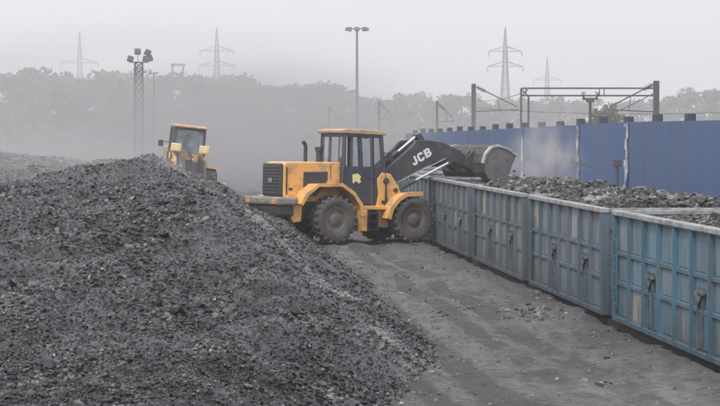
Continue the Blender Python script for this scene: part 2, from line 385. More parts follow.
class MB:
    """collects shapes into one mesh"""
    def __init__(self): self.bm = bmesh.new()
    def _merge(self, tmp):
        me = bpy.data.meshes.new("tmp"); tmp.to_mesh(me); tmp.free(); self.bm.from_mesh(me); bpy.data.meshes.remove(me)
    def box(self, lo, hi, bev=0.0, mat=None):
        t = bmesh.new(); bmesh.ops.create_cube(t, size=1.0)
        c = [(a + b) / 2 for a, b in zip(lo, hi)]; s = [abs(b - a) for a, b in zip(lo, hi)]
        for v in t.verts: v.co = Vector((v.co.x * s[0] + c[0], v.co.y * s[1] + c[1], v.co.z * s[2] + c[2]))
        if bev: bmesh.ops.bevel(t, geom=t.edges[:], offset=min(bev, min(s) * 0.45), segments=2, affect='EDGES', profile=0.5)
        if mat is not None: t.transform(mat)
        self._merge(t); return self
    def bar(self, p0, p1, w=0.05, h=None, seg=4, w1=None):
        p0, p1 = Vector(p0), Vector(p1); d = p1 - p0; ln = d.length
        if ln < 1e-6: return self
        h = h or w; w1 = w if w1 is None else w1
        q = d.to_track_quat('Z', 'Y').to_matrix().to_4x4()
        t = bmesh.new()
        bmesh.ops.create_cone(t, cap_ends=True, segments=seg, radius1=0.5, radius2=0.5, depth=1.0)
        rot = math.pi / 4 if seg == 4 else 0
        k = math.sqrt(2) if seg == 4 else 1.0
        for v in t.verts:
            x, y = v.co.x * math.cos(rot) - v.co.y * math.sin(rot), v.co.x * math.sin(rot) + v.co.y * math.cos(rot)
            f = (w1 / w) if v.co.z > 0 else 1.0
            v.co = Vector((x * k * w * f, y * k * h * f, (v.co.z + 0.5) * ln))
        t.transform(Matrix.Translation(p0) @ q)
        self._merge(t); return self
    def tube(self, p0, p1, r, r1=None, seg=12):
        return self.bar(p0, p1, 2 * r, 2 * r, seg, None if r1 is None else 2 * r1)
    def prism(self, poly, y0, y1, bev=0.0, mat=None):
        """polygon in the x-z plane, pushed along y"""
        t = bmesh.new()
        f0 = [t.verts.new((x, y0, z)) for x, z in poly]; f1 = [t.verts.new((x, y1, z)) for x, z in poly]
        t.faces.new(f0); t.faces.new(list(reversed(f1)))
        n = len(poly)
        for i in range(n):
            j = (i + 1) % n
            t.faces.new((f0[i], f1[i], f1[j], f0[j]))
        bmesh.ops.recalc_face_normals(t, faces=t.faces[:])
        if bev:
            bmesh.ops.bevel(t, geom=t.edges[:], offset=bev, segments=1, affect='EDGES')
        if mat is not None: t.transform(mat)
        self._merge(t); return self
    def strip(self, line, y0, y1, th):
        """folded plate: polyline in the x-z plane with thickness th, pushed along y"""
        pts = [Vector((a, b)) for a, b in line]; nrm = []
        for i in range(len(pts)):
            d = (pts[min(i + 1, len(pts) - 1)] - pts[max(i - 1, 0)]).normalized(); nrm.append(Vector((-d.y, d.x)))
        t = bmesh.new(); rows = []
        for p, n in zip(pts, nrm):
            q = p - n * th
            rows.append([t.verts.new((p.x, y0, p.y)), t.verts.new((p.x, y1, p.y)), t.verts.new((q.x, y1, q.y)), t.verts.new((q.x, y0, q.y))])
        for a, b in zip(rows, rows[1:]):
            for k in range(4):
                t.faces.new((a[k], a[(k + 1) % 4], b[(k + 1) % 4], b[k]))
        t.faces.new(rows[0]); t.faces.new(list(reversed(rows[-1])))
        bmesh.ops.recalc_face_normals(t, faces=t.faces[:])
        self._merge(t); return self
    def lathe(self, prof, seg=32, mat=None, ring=False):
        """profile (radius, y) turned about the y axis"""
        t = bmesh.new(); rings = []
        for r, y in prof:
            rings.append([t.verts.new((r * math.cos(2 * math.pi * k / seg), y, r * math.sin(2 * math.pi * k / seg))) for k in range(seg)])
        for a, b in zip(rings, rings[1:]):
            for k in range(seg):
                t.faces.new((a[k], a[(k + 1) % seg], b[(k + 1) % seg], b[k]))
        if ring:
            a, b = rings[-1], rings[0]
            for k in range(seg): t.faces.new((a[k], a[(k + 1) % seg], b[(k + 1) % seg], b[k]))
        else:
            t.faces.new(rings[0]); t.faces.new(list(reversed(rings[-1])))
        bmesh.ops.recalc_face_normals(t, faces=t.faces[:])
        if mat is not None: t.transform(mat)
        self._merge(t); return self
    def mesh(self, name, mat, smooth=False):
        me = bpy.data.meshes.new(name); self.bm.to_mesh(me); self.bm.free()
        me.materials.append(mat)
        if smooth:
            for p in me.polygons: p.use_smooth = True
            me.set_sharp_from_angle(angle=R(38))
        return me
    def build(self, name, mat, parent=None, smooth=False, loc=None):
        me = self.mesh(name, mat, smooth)
        o = bpy.data.objects.new(name, me)
        if loc: o.location = loc
        return link(o, parent)

def np_mesh(name, verts, faces, mat, smooth=False):
    """verts (n,3), faces (m,k) with constant k"""
    verts = np.asarray(verts, np.float32); faces = np.asarray(faces, np.int32)
    me = bpy.data.meshes.new(name)
    k = faces.shape[1]
    me.vertices.add(len(verts)); me.vertices.foreach_set("co", verts.ravel())
    me.loops.add(faces.size); me.loops.foreach_set("vertex_index", faces.ravel())
    me.polygons.add(len(faces)); me.polygons.foreach_set("loop_start", np.arange(0, faces.size, k, dtype=np.int32))
    me.polygons.foreach_set("use_smooth", np.full(len(faces), smooth))
    me.update(calc_edges=True); me.validate()
    me.materials.append(mat)
    return me

def _hash(ix, iy, s):
    n = (ix.astype(np.int64) * 374761393 + iy.astype(np.int64) * 668265263 + s * 974711) & 0x7fffffff
    n = ((n ^ (n >> 13)) * 1274126177) & 0x7fffffff
    return ((n ^ (n >> 16)) & 0xffff) / 65535.0
def vnoise(x, y, s=0):
    ix, iy = np.floor(x), np.floor(y); fx, fy = x - ix, y - iy
    fx = fx * fx * (3 - 2 * fx); fy = fy * fy * (3 - 2 * fy)
    a, b = _hash(ix, iy, s), _hash(ix + 1, iy, s); c, d = _hash(ix, iy + 1, s), _hash(ix + 1, iy + 1, s)
    return (a * (1 - fx) + b * fx) * (1 - fy) + (c * (1 - fx) + d * fx) * fy - 0.5
def fbm(x, y, s=0, o=4, g=0.5):
    v = 0; a = 1.0
    for k in range(o):
        v = v + a * vnoise(x * 2 ** k, y * 2 ** k, s + k * 17); a *= g
    return v

def grid_faces(nr, nc):
    i = np.arange((nr - 1))[:, None] * nc + np.arange(nc - 1)[None, :]
    return np.stack([i, i + 1, i + nc + 1, i + nc], -1).reshape(-1, 4)

def rock_bases(n=8):
    out = []
    for k in range(n):
        bm = bmesh.new(); bmesh.ops.create_icosphere(bm, subdivisions=1, radius=1.0)
        rr = random.Random(40 + k)
        s = Vector((rr.uniform(0.75, 1.25), rr.uniform(0.65, 1.1), rr.uniform(0.45, 0.8)))
        for v in bm.verts:
            f = rr.uniform(0.62, 1.15); v.co = Vector((v.co.x * s.x * f, v.co.y * s.y * f, v.co.z * s.z * f))
        bm.verts.index_update()
        out.append((np.array([v.co[:] for v in bm.verts]), np.array([[v.index for v in f.verts] for f in bm.faces])))
        bm.free()
    return out
ROCKS = rock_bases()
def flake_bases(n=10):
    out = []
    q = [(0, 2, 3, 1), (4, 5, 7, 6), (0, 1, 5, 4), (2, 6, 7, 3), (0, 4, 6, 2), (1, 3, 7, 5)]
    f = np.array([t for a, b, c, d in q for t in ((a, b, c), (a, c, d))])
    for k in range(n):
        rr = random.Random(90 + k); s = (rr.uniform(0.8, 1.3), rr.uniform(0.6, 1.0), rr.uniform(0.45, 0.85))
        v = np.array([[(x + rr.uniform(-0.45, 0.45)) * s[0] * 0.7, (y + rr.uniform(-0.45, 0.45)) * s[1] * 0.7, (z + rr.uniform(-0.45, 0.45)) * s[2] * 0.7]
                      for x in (-1, 1) for y in (-1, 1) for z in (-1, 1)])
        out.append((v, f))
    return out
FLAKES = flake_bases()

def rocks_mesh(name, pos, size, mat, fine=False):
    B = ROCKS if fine else FLAKES
    n = len(pos); kinds = RNG.integers(0, len(B), n)
    V, F, off = [], [], 0
    for k, (bv, bf) in enumerate(B):
        idx = np.where(kinds == k)[0]
        if len(idx) == 0: continue
        a = RNG.uniform(0, 2 * np.pi, len(idx)); t = RNG.normal(0, 1.1, len(idx))
        ca, sa, ct, st = np.cos(a), np.sin(a), np.cos(t), np.sin(t)
        v = bv[None] * size[idx][:, None, None]
        x, y, z = v[..., 0], v[..., 1], v[..., 2]
        y2 = y * ct[:, None] - z * st[:, None]; z2 = y * st[:, None] + z * ct[:, None]
        X = x * ca[:, None] - y2 * sa[:, None]; Y = x * sa[:, None] + y2 * ca[:, None]
        vv = np.stack([X, Y, z2], -1) + pos[idx][:, None, :]
        V.append(vv.reshape(-1, 3))
        F.append((bf[None] + (np.arange(len(idx)) * len(bv))[:, None, None] + off).reshape(-1, 3)); off += len(idx) * len(bv)
    return np_mesh(name, np.concatenate(V), np.concatenate(F), mat)

# ------------------------------------------------------------------ layout lines
T_K = -0.07625
T_ANG = math.atan(-T_K)
def train_x(y): return T_X0 + T_K * y
PX = 2400.0
def at(px, y): return (px - 360.0) / PX * y      # sideways metres of a bearing at distance y
def up(py, y): return CAM_H - (py - 131.0) / PX * y

# ------------------------------------------------------------------ ground
TOE_Y = np.array([10, 20, 26, 31, 36, 40, 45, 50, 56, 62, 70, 79, 86, 95, 110, 140])
TOE_X = np.array([-4.0, -1.6, -0.5, 0.45, 1.0, 1.2, 0.95, 0.5, 0.05, -0.4, -1.0, -1.65, -2.6, -3.6, -5.0, -7.0])
RID_Y = np.array([8, 14, 20, 27, 35, 45, 55, 60, 66, 72, 78, 83, 87, 91, 95, 120, 140])
RID_H = np.array([0.0, 0.10, 0.32, 0.70, 1.20, 1.9, 2.5, 2.6, 2.05, 1.95, 2.7, 2.75, 1.8, 0.45, 0.38, 0.3, 0.0])
def ground_h(x, y):
    s = train_x(y) - x                             # metres left of the wagons
    h = 0.10 * fbm(x * 0.25, y * 0.18, 3, 3) + 0.045 * fbm(x * 1.3, y * 1.0, 9, 3, 0.6) + 0.035 * fbm(x * 4.2, y * 2.6, 19, 3, 0.7)
    rut = np.exp(-((s - 2.2) / 0.28) ** 2) + np.exp(-((s - 4.1) / 0.3) ** 2)
    h = h - 0.05 * rut + 0.03 * (np.exp(-((s - 2.75) / 0.25) ** 2) + np.exp(-((s - 3.5) / 0.25) ** 2))
    h = h + 0.10 * np.exp(-((s - 0.7) / 0.4) ** 2) * (0.6 + fbm(x * 0.7, y * 0.45, 21, 3))   # spill along the wagons
    h = h * np.clip((300 - y) / 150, 0.15, 1)
    drop = np.clip((0.30 + 0.2 * vnoise(x * 0, y * 0.9, 5) + 0.1 * vnoise(x * 0, y * 3.1, 6) - s) / 0.16, 0, 1)
    return h * (1 - drop) - 1.15 * drop

rows = [-30, -10, 5]
y = 14.0
while y < 240: rows.append(y); y *= 1.0031
while y < 2500: rows.append(y); y *= 1.12
rows.append(2500.0)
cols = [1500, 900, 500, 250, 140, 80, 50, 34, 26] + list(np.arange(21, 12, -0.35)) + list(np.arange(12, 0.7, -0.075)) \
    + list(np.arange(0.68, -0.02, -0.04)) + [-0.4, -1.2, -2.2, -3.4, -6, -10, -16, -26, -50, -110, -250, -600, -1200]
rows = np.array(rows); cols = np.array(cols, float)
S, Y = np.meshgrid(cols, rows)
X = train_x(np.minimum(Y, 600)) - S
gz = ground_h(X, Y)
gz = np.where(S < -4.5, -0.75 + 0.1 * vnoise(X * 0.3, Y * 0.3, 2), gz)
ground = bpy.data.objects.new("ground", np_mesh("ground", np.stack([X, Y, gz], -1).reshape(-1, 3), grid_faces(len(rows), len(cols)), M['ground'], True))
link(ground); tag(ground, kind="structure")

# ------------------------------------------------------------------ coal heap
def heap_h(x, y):
    toe = np.interp(y, TOE_Y, TOE_X) + 0.35 * fbm(y * 0.35, y * 0 + 3.3, 31, 3)
    side = (toe - x) * 0.56
    cap = np.interp(y, RID_Y, RID_H) + 0.42 * fbm(x * 0.2, y * 0.16, 12, 3) - 0.13 * np.clip(-6.6 - x, 0, 5) * np.clip((y - 44) / 14, 0, 1)
    back = np.clip((y - 70) / 12, 0, 1)
    k = 0.16
    d = np.clip(0.5 + 0.5 * (cap - side) / (k * 3), 0, 1)
    h = cap * (1 - d) + side * d - k * 3 * d * (1 - d) * 0.5
    rough = 0.16 * fbm(x * 0.9, y * 0.6, 44, 4, 0.6) + 0.46 * fbm(x * 0.45, y * 0.24, 47, 3) + 0.085 * fbm(x * 3.1, y * 2.3, 61, 4, 0.65)
    return h + rough * np.clip(h * 1.3 + 0.25, 0, 1)

hy = [9.0]
while hy[-1] < 96: hy.append(hy[-1] * 1.0032)
hy += [100, 106, 114, 124, 136]
hy = np.array(hy)
u = np.concatenate([np.linspace(0, 0.9, 300), [0.93, 0.97, 1.0]])
U, HY = np.meshgrid(u, hy)
toe_edge = np.interp(HY, TOE_Y, TOE_X) + 0.9
left_edge = -0.175 * HY - 3.0
HX = toe_edge + (left_edge - toe_edge) * np.where(U <= 0.9, U / 0.9, 1.0)
HX = np.where(U > 0.9, left_edge - (U - 0.9) * 250, HX)
hz = heap_h(HX, HY)
hz = np.maximum(hz, ground_h(HX, HY) - 0.15)
heap = tag(empty("coal_heap", (-4, 50, 0)), "long black coal heap filling the left foreground, with an ash-grey streak on its shoulder", "coal heap")
def under(o, root):
    o.parent = root; o.matrix_parent_inverse = Matrix.Translation(root.location).inverted()
    return o
mound = bpy.data.objects.new("mound", np_mesh("mound", np.stack([HX, HY, hz], -1).reshape(-1, 3), grid_faces(len(hy), len(u)), M['coal_bed'], True))
link(mound); under(mound, heap)

def scatter_heap(n, ylo, yhi, power, smin, smax, tail=2.2):
    q = RNG.uniform(0, 1, n); p = 1 - power
    yy = (ylo ** p + q * (yhi ** p - ylo ** p)) ** (1 / p)
    lo = -0.168 * yy - 0.6; hi = np.interp(yy, TOE_Y, TOE_X) + 0.6
    xx = lo + (hi - lo) * RNG.uniform(0, 1, n)
    h = heap_h(xx, yy)
    ok = h > ground_h(xx, yy) - 0.02
    sz = smin + (smax - smin) * RNG.uniform(0, 1, n) ** tail
    sz = sz * (0.75 + yy / 90.0) * np.clip(1.0 + 1.0 * fbm(xx * 0.8, yy * 0.5, 91, 3), 0.55, 1.5)
    pos = np.stack([xx, yy, h], -1)[ok]; sz = sz[ok]
    pos[:, 2] += sz * 0.12
    return pos, sz
pos, sz = scatter_heap(96000, 21, 90, 1.45, 0.012, 0.050, 2.4)
loose = bpy.data.objects.new("loose_coal", rocks_mesh("loose_coal", pos, sz, M['coal'], True))
link(loose); under(loose, heap); tag(loose, kind="stuff")
lump_meshes = []
for k, (bv, bf) in enumerate(ROCKS):
    lump_meshes.append(np_mesh("coal_lump", bv, bf, M['coal']))
pos, sz = scatter_heap(1500, 21, 55, 1.4, 0.03, 0.105, 3.2)
o_ = np.argsort(-sz / pos[:, 1])[:290]
for i in o_:
    o = bpy.data.objects.new("coal_lump", lump_meshes[int(i) % len(lump_meshes)])
    o.location = Vector(pos[i]) ; o.scale = (sz[i],) * 3
    o.rotation_euler = (random.gauss(0, 0.5), random.gauss(0, 0.5), random.uniform(0, 6.28))
    link(o); under(o, heap)

# far heap behind, at the left edge
fx, fy = np.meshgrid(np.linspace(-40, -7.5, 120), np.linspace(112, 160, 110))
fh = 2.3 * np.clip(1 - ((fx + 22) / 14.5) ** 2, -0.2, 1) ** 1 * 1.0
fh = np.where(fx < -22, 2.3, fh) * np.clip(1.15 - np.abs(fy - 134) / 20, -0.2, 1.0)
fh = fh + (0.30 * fbm(fx * 0.3, fy * 0.3, 71, 4, 0.6)) * np.clip(fh + 0.2, 0, 1)
far_heap = tag(empty("coal_heap", (-22, 134, 0)), "paler dust-veiled coal heap behind the crest at the far left", "coal heap")
o = bpy.data.objects.new("mound", np_mesh("mound", np.stack([fx, fy, fh - 0.1], -1).reshape(-1, 3), grid_faces(110, 120), M['coal_bed'], True))
link(o); under(o, far_heap)
n = 5000
xx = RNG.uniform(-26, -9, n); yy = RNG.uniform(114, 140, n)
zz = 2.3 * np.clip(1 - ((xx + 22) / 14.5) ** 2, -0.2, 1); zz = np.where(xx < -22, 2.3, zz) * np.clip(1.15 - np.abs(yy - 134) / 20, -0.2, 1.0)
zz = zz + (0.30 * fbm(xx * 0.3, yy * 0.3, 71, 4, 0.6)) * np.clip(zz + 0.2, 0, 1) - 0.1
k_ = zz > 0.05
o = bpy.data.objects.new("loose_coal", rocks_mesh("loose_coal", np.stack([xx, yy, zz], -1)[k_], RNG.uniform(0.06, 0.22, n)[k_], M['coal']))
link(o); under(o, far_heap); tag(o, kind="stuff")

# stones and spilled coal on the yard
def yard_scatter(n, smin, smax, tail):
    yy = 18 * (100 / 18) ** RNG.uniform(0, 1, n)
    s = np.where(RNG.uniform(0, 1, n) < 0.3, RNG.exponential(0.35, n) + 0.5, RNG.uniform(0.3, 7.5, n))
    xx = train_x(yy) - s
    near_toe = RNG.uniform(0, 1, n) < 0.45
    xx = np.where(near_toe, np.interp(yy, TOE_Y, TOE_X) + RNG.exponential(0.5, n) - 0.1, xx)
    keep = (xx < train_x(yy) - 0.5) & (xx > np.interp(yy, TOE_Y, TOE_X) - 0.3)
    xx, yy = xx[keep], yy[keep]
    sz = (smin + (smax - smin) * RNG.uniform(0, 1, len(xx)) ** tail) * (0.7 + yy / 70)
    z = np.maximum(ground_h(xx, yy), heap_h(xx, yy)) + sz * 0.1
    return np.stack([xx, yy, z], -1), sz
pos, sz = yard_scatter(6000, 0.007, 0.04, 6)
for px_, py_, k_, sp_ in ((540, 316, 40, 0.28), (505, 312, 14, 0.22), (470, 308, 16, 0.3), (612, 383, 10, 0.12)):     # little spills of stones
    yd = PX * CAM_H / (py_ - 131.0); q_ = RNG.normal(0, 1, (k_, 2)) * (sp_, sp_ * 2.2)
    xx, yy = at(px_, yd) + q_[:, 0], yd + q_[:, 1]; s2 = RNG.uniform(0.02, 0.075, k_)
    pos = np.concatenate([pos, np.stack([xx, yy, ground_h(xx, yy) + s2 * 0.3], -1)]); sz = np.concatenate([sz, s2])
o = tag(link(bpy.data.objects.new("scattered_stones", rocks_mesh("scattered_stones", pos, sz, M['stone']))),
        "small grey stones and coal crumbs strewn over the dirt yard", kind="stuff")

# ------------------------------------------------------------------ wagons
W_LEN, W_PITCH, W_WID, W_TOP, W_BOT = 9.75, 10.72, 2.95, 2.10, 0.0
BAYS = 7
def make_wagon(paint, lit_panel_paint, panel_mats):
    root = empty("coal_wagon")
    MB().box((0.10, 0.05, -0.30), (W_WID - 0.10, W_LEN - 0.05, W_BOT - 0.004), 0.02).build("underframe", M['under'], root)
    bw = (W_LEN - 0.36) / BAYS
    tiers = [(W_BOT + 0.10, 0.70), (0.76, 1.26), (1.32, W_TOP - 0.14)]
    pm = {}
    for k, (z0, z1) in enumerate(tiers):
        m = MB(); m.box((0.055, 0.03, z0 - 0.04), (0.08, bw - 0.03, z1 + 0.04))
        m.box((0.040, 0.14, z0 + 0.03), (0.0545, bw - 0.14, z1 - 0.03), 0.012)      # pressed swage
        pm[k] = m.mesh("panel", lit_panel_paint)
    rr = random.Random(panel_mats)
    for b in range(BAYS):
        for k in range(3):
            o = bpy.data.objects.new("panel", pm[k]); o.location = (0, 0.18 + b * bw, 0)
            link(o, root)
            q = rr.random()
            alt = M['wag_pale'] if q < 0.02 else M['wag_cream'] if q < 0.045 else M['pan_mid'] if q < 0.20 else None
            if alt:
                o.material_slots[0].link = 'OBJECT'; o.material_slots[0].material = alt
    rib = MB(); rib.prism([(-0.055, 0.0), (-0.055, 0.09), (0.08, 0.14), (0.08, -0.05)], 0, 1)
    # hat-section rib: cross-section in x-y, run up z
    t = MB()
    bmx = t.bm
    prof = [(0.06, -0.075), (-0.035, -0.05), (-0.035, 0.05), (0.06, 0.075)]
    lo = [bmx.verts.new((x, y_, W_BOT + 0.02)) for x, y_ in prof]; hi = [bmx.verts.new((x, y_, W_TOP - 0.105)) for x, y_ in prof]
    for i in range(4):
        bmx.faces.new((lo[i], lo[(i + 1) % 4], hi[(i + 1) % 4], hi[i]))
    bmx.faces.new(lo); bmx.faces.new(hi)
    bmesh.ops.recalc_face_normals(bmx, faces=bmx.faces[:])
    rib.bm.free()
    rm = t.mesh("rib", paint)
    for b in range(1, BAYS):
        o = bpy.data.objects.new("rib", rm); o.location = (0, 0.18 + b * bw, 0); link(o, root)
    for yy in (0.0, W_LEN - 0.2):
        MB().box((-0.045, yy, W_BOT), (0.12, yy + 0.2, W_TOP - 0.10), 0.015).build("corner_post", paint, root)
    for z in (0.73, 1.29):
        MB().prism([(0.0, z - 0.03), (0.0, z + 0.03), (0.07, z + 0.055), (0.07, z - 0.055)], 0.2, W_LEN - 0.2).build("stiffener", paint, root)
    MB().box((-0.03, 0.2, W_BOT), (0.11, W_LEN - 0.2, W_BOT + 0.095), 0.01).build("bottom_sill", paint, root)
    m = MB(); m.box((-0.06, -0.02, W_TOP - 0.10), (0.11, W_LEN + 0.02, W_TOP), 0.02); m.build("top_rail", M['wag_rim'], root)
    # far side, ends, floor
    m = MB(); m.box((W_WID - 0.10, 0.02, W_BOT), (W_WID - 0.06, W_LEN - 0.02, W_TOP - 0.10))
    for b in range(BAYS + 1):
        m.box((W_WID - 0.058, 0.1 + b * bw, W_BOT + 0.02), (W_WID, 0.22 + b * bw, W_TOP - 0.12))
    m.build("far_side_wall", M['wag_in'], root)
    MB().box((W_WID - 0.13, -0.02, W_TOP - 0.10), (W_WID + 0.04, W_LEN + 0.02, W_TOP), 0.02).build("top_rail", M['wag_rim'], root)
    for yy in (0.0, W_LEN - 0.06):
        oy = (0.003, 0.028) if yy == 0 else (0.032, 0.057); iy = (0.0285, 0.057) if yy == 0 else (0.003, 0.0315)
        MB().box((0.12, yy + oy[0], W_BOT), (W_WID - 0.10, yy + oy[1], W_TOP - 0.10)).build("end_wall", paint, root)
        MB().box((0.125, yy + iy[0], 0.125), (W_WID - 0.105, yy + iy[1], W_TOP - 0.101)).build("end_lining", M['wag_in'], root)
        s = -1 if yy == 0 else 1
        y_out = yy if yy == 0 else yy + 0.06
        m = MB()
        for z in (0.5, 1.1, 1.65):
            m.box((0.13, y_out, z), (W_WID - 0.11, y_out + s * 0.10, z + 0.09), 0.01)
        m.build("end_stiffener", paint, root)
        MB().box((0.115, yy - 0.03, W_TOP - 0.095), (W_WID - 0.135, yy + 0.09, W_TOP - 0.004), 0.015).build("end_rail", M['wag_rim'], root)
        MB().box((W_WID / 2 - 0.15, y_out, -0.40), (W_WID / 2 + 0.15, y_out + s * 0.46, -0.15), 0.03).build("coupler", M['under'], root)
    MB().box((0.12, 0.07, 0.075), (W_WID - 0.12, W_LEN - 0.07, 0.12)).build("floor", M['under'], root)
    # doors with rods and a locking lever
    for b in (1, 4):
        y0 = 0.18 + b * bw
        d = MB(); d.box((0.008, y0 + 0.30, W_BOT + 0.13), (0.0388, y0 + bw - 0.30, 0.69), 0.01); dr = d.build("door", paint, root)
        m = MB()
        for f in (0.36, 0.64):
            m.bar((0.0, y0 + bw * f, W_BOT + 0.10), (0.0, y0 + bw * f, 1.12), 0.045)
        m.box((-0.03, y0 + bw * 0.30, 1.00), (0.055, y0 + bw * 0.70, 1.06), 0.01)
        m.bar((-0.03, y0 + bw * 0.30, 1.03), (-0.03, y0 + bw * 0.48, 0.86), 0.05)
        m.bar((-0.03, y0 + bw * 0.70, 1.03), (-0.03, y0 + bw * 0.52, 0.86), 0.05)
        m.build("latch", M['rust_bar'], dr)
    # grab irons by the ends
    m = MB()
    for z in (0.35, 0.65, 0.95, 1.25, 1.55):
        m.bar((-0.07, W_LEN - 0.30, z), (-0.07, W_LEN - 0.62, z), 0.025)
    m.bar((-0.07, W_LEN - 0.62, 0.3), (-0.07, W_LEN - 0.62, 1.6), 0.025); m.bar((-0.07, W_LEN - 0.30, 0.3), (-0.07, W_LEN - 0.30, 1.6), 0.025)
    m.build("ladder", paint, root)
    for yy in (1.6, W_LEN - 1.6):
        m = MB()
        for xo in (0.45, W_WID - 0.45):
            for dy in (-0.9, 0.9):
                m.tube((xo - 0.065, yy + dy, -0.70), (xo + 0.065, yy + dy, -0.70), 0.42, seg=20)
            m.box((xo - 0.3, yy - 1.2, -0.72), (xo - 0.15, yy + 1.2, -0.48), 0.03)
        for dy in (-0.9, 0.9):
            m.tube((0.3, yy + dy, -0.70), (W_WID - 0.3, yy + dy, -0.70), 0.08, seg=10)
        m.build("bogie", M['under'], root)
    return root

wagon_starts = [46.25 - 10.72 + 0.9, 47.1, 57.85, 68.6, 79.35, 90.1]
wagon_starts = [35.9, 46.75, 57.5, 68.2, 78.9, 89.6]
wagon_paints = ['wag_blue', 'wag_mid', 'wag_grey', 'wag_grey', 'wag_mid', 'wag_grey']
lit_panel_paints = ['pan_blue', 'pan_mid', 'pan_grey', 'pan_grey', 'pan_mid', 'pan_grey']
wagon_labels = [
    "bright blue open coal wagon nearest the camera, cut by the right edge",
    "faded blue coal wagon right behind the bright blue one",
    "grey-blue dusty coal wagon in the middle of the train",
    "grey-blue coal wagon whose rim passes under the tipping bucket",
    "coal wagon beside the front wheel of the tipping loader",
    "coal wagon mostly hidden behind the tipping loader",
]
load_labels = [
    "low bed of coal inside the nearest bright blue wagon",
    "brownish grey coal heaped in the faded blue wagon next to the bright blue one",
    "rubbly grey coal heaped in the middle wagon of the train",
    "grey coal heap right under the tipping bucket",
    "coal in the wagon beside the loader's front wheel",
    "coal in the wagon hidden behind the loader",
]
def wagon_load(i, level, heapup):
    ny, nx = 90, 34
    ly, lx = np.meshgrid(np.linspace(0.065, W_LEN - 0.065, ny), np.linspace(0.11, W_WID - 0.11, nx), indexing='ij')
    def hh(x, y):
        e = np.clip(np.minimum(np.minimum(x - 0.11, W_WID - 0.11 - x), np.minimum(y - 0.07, W_LEN - 0.07 - y)) / 0.9, 0, 1)
        return level + heapup * np.sin(e * math.pi / 2) + (0.30 * fbm(x * 0.6 + i * 9.1, y * 0.45 + i * 3.3, 80 + i, 4, 0.6)) * (0.25 + 0.75 * e)
    v = np.stack([lx, ly, hh(lx, ly)], -1).reshape(-1, 3)
    root = tag(empty("coal_load"), load_labels[i], "coal", "coal loads in the wagons")
    o = bpy.data.objects.new("mound", np_mesh("mound", v, grid_faces(ny, nx), M['load_bed'], True)); link(o, root)
    n = 5600 if i < 4 else 900
    x = RNG.uniform(0.16, W_WID - 0.16, n); y_ = RNG.uniform(0.12, W_LEN - 0.12, n); s = 0.018 + 0.085 * RNG.uniform(0, 1, n) ** 3
    s = np.minimum(s, np.minimum(np.minimum(x - 0.10, W_WID - 0.10 - x), np.minimum(y_ - 0.06, W_LEN - 0.06 - y_)) * 0.8 + 0.01)
    o = bpy.data.objects.new("loose_coal", rocks_mesh("loose_coal", np.stack([x, y_, hh(x, y_) + s * 0.15], -1), s, M['load'])); link(o, root); tag(o, kind="stuff")
    return root
for i, ys in enumerate(wagon_starts):
    w = make_wagon(M[wagon_paints[i]], M[lit_panel_paints[i]], 11 + i * 5)
    tag(w, wagon_labels[i], "wagon", "open coal wagons of the train")
    w.location = (train_x(ys), ys, 0); w.rotation_euler = (0, 0, T_ANG)
    ld = wagon_load(i, (1.78, 1.95, 1.95, 1.72, 1.6, 1.6)[i], (0.2, 0.28, 0.30, 0.10, 0.1, 0.1)[i])
    ld.location = w.location; ld.rotation_euler = w.rotation_euler

# ------------------------------------------------------------------ wheel loaders
def tyre_meshes():
    r, w = 0.74, 0.54
    t = MB()
    t.lathe([(0.40, -w * 0.40), (0.50, -w * 0.48), (0.63, -w * 0.50), (r - 0.055, -w * 0.44), (r - 0.04, -w * 0.2), (r - 0.04, w * 0.2),
             (r - 0.055, w * 0.44), (0.63, w * 0.50), (0.50, w * 0.48), (0.40, w * 0.40)], 40, ring=True)
    n = 20
    for k in range(n):
        for s in (-1, 1):
            a = 2 * math.pi * (k + (0.5 if s > 0 else 0)) / n
            mt = Matrix.Rotation(a, 4, 'Y') @ Matrix.Translation((r - 0.045, s * w * 0.24, 0)) @ Matrix.Rotation(s * R(22), 4, 'X')
            t.box((-0.05, -w * 0.26, -0.045), (0.045, w * 0.26, 0.045), 0.012, mt)
    tm = t.mesh("tyre", M['rubber'], True)
    q = MB()
    q.lathe([(0.415, -0.16), (0.43, -0.19), (0.40, -0.215), (0.33, -0.20), (0.30, -0.11), (0.20, -0.09), (0.19, -0.19), (0.13, -0.22), (0.02, -0.225)], 32)
    q.lathe([(0.395, 0.2), (0.395, -0.1)], 28)
    for k in range(10):
        a = 2 * math.pi * k / 10
        q.tube((0.255 * math.cos(a), -0.085, 0.255 * math.sin(a)), (0.255 * math.cos(a), -0.14, 0.255 * math.sin(a)), 0.022, seg=8)
    return tm, q.mesh("rim", M['rim'], True)
TYRE, RIM = tyre_meshes()


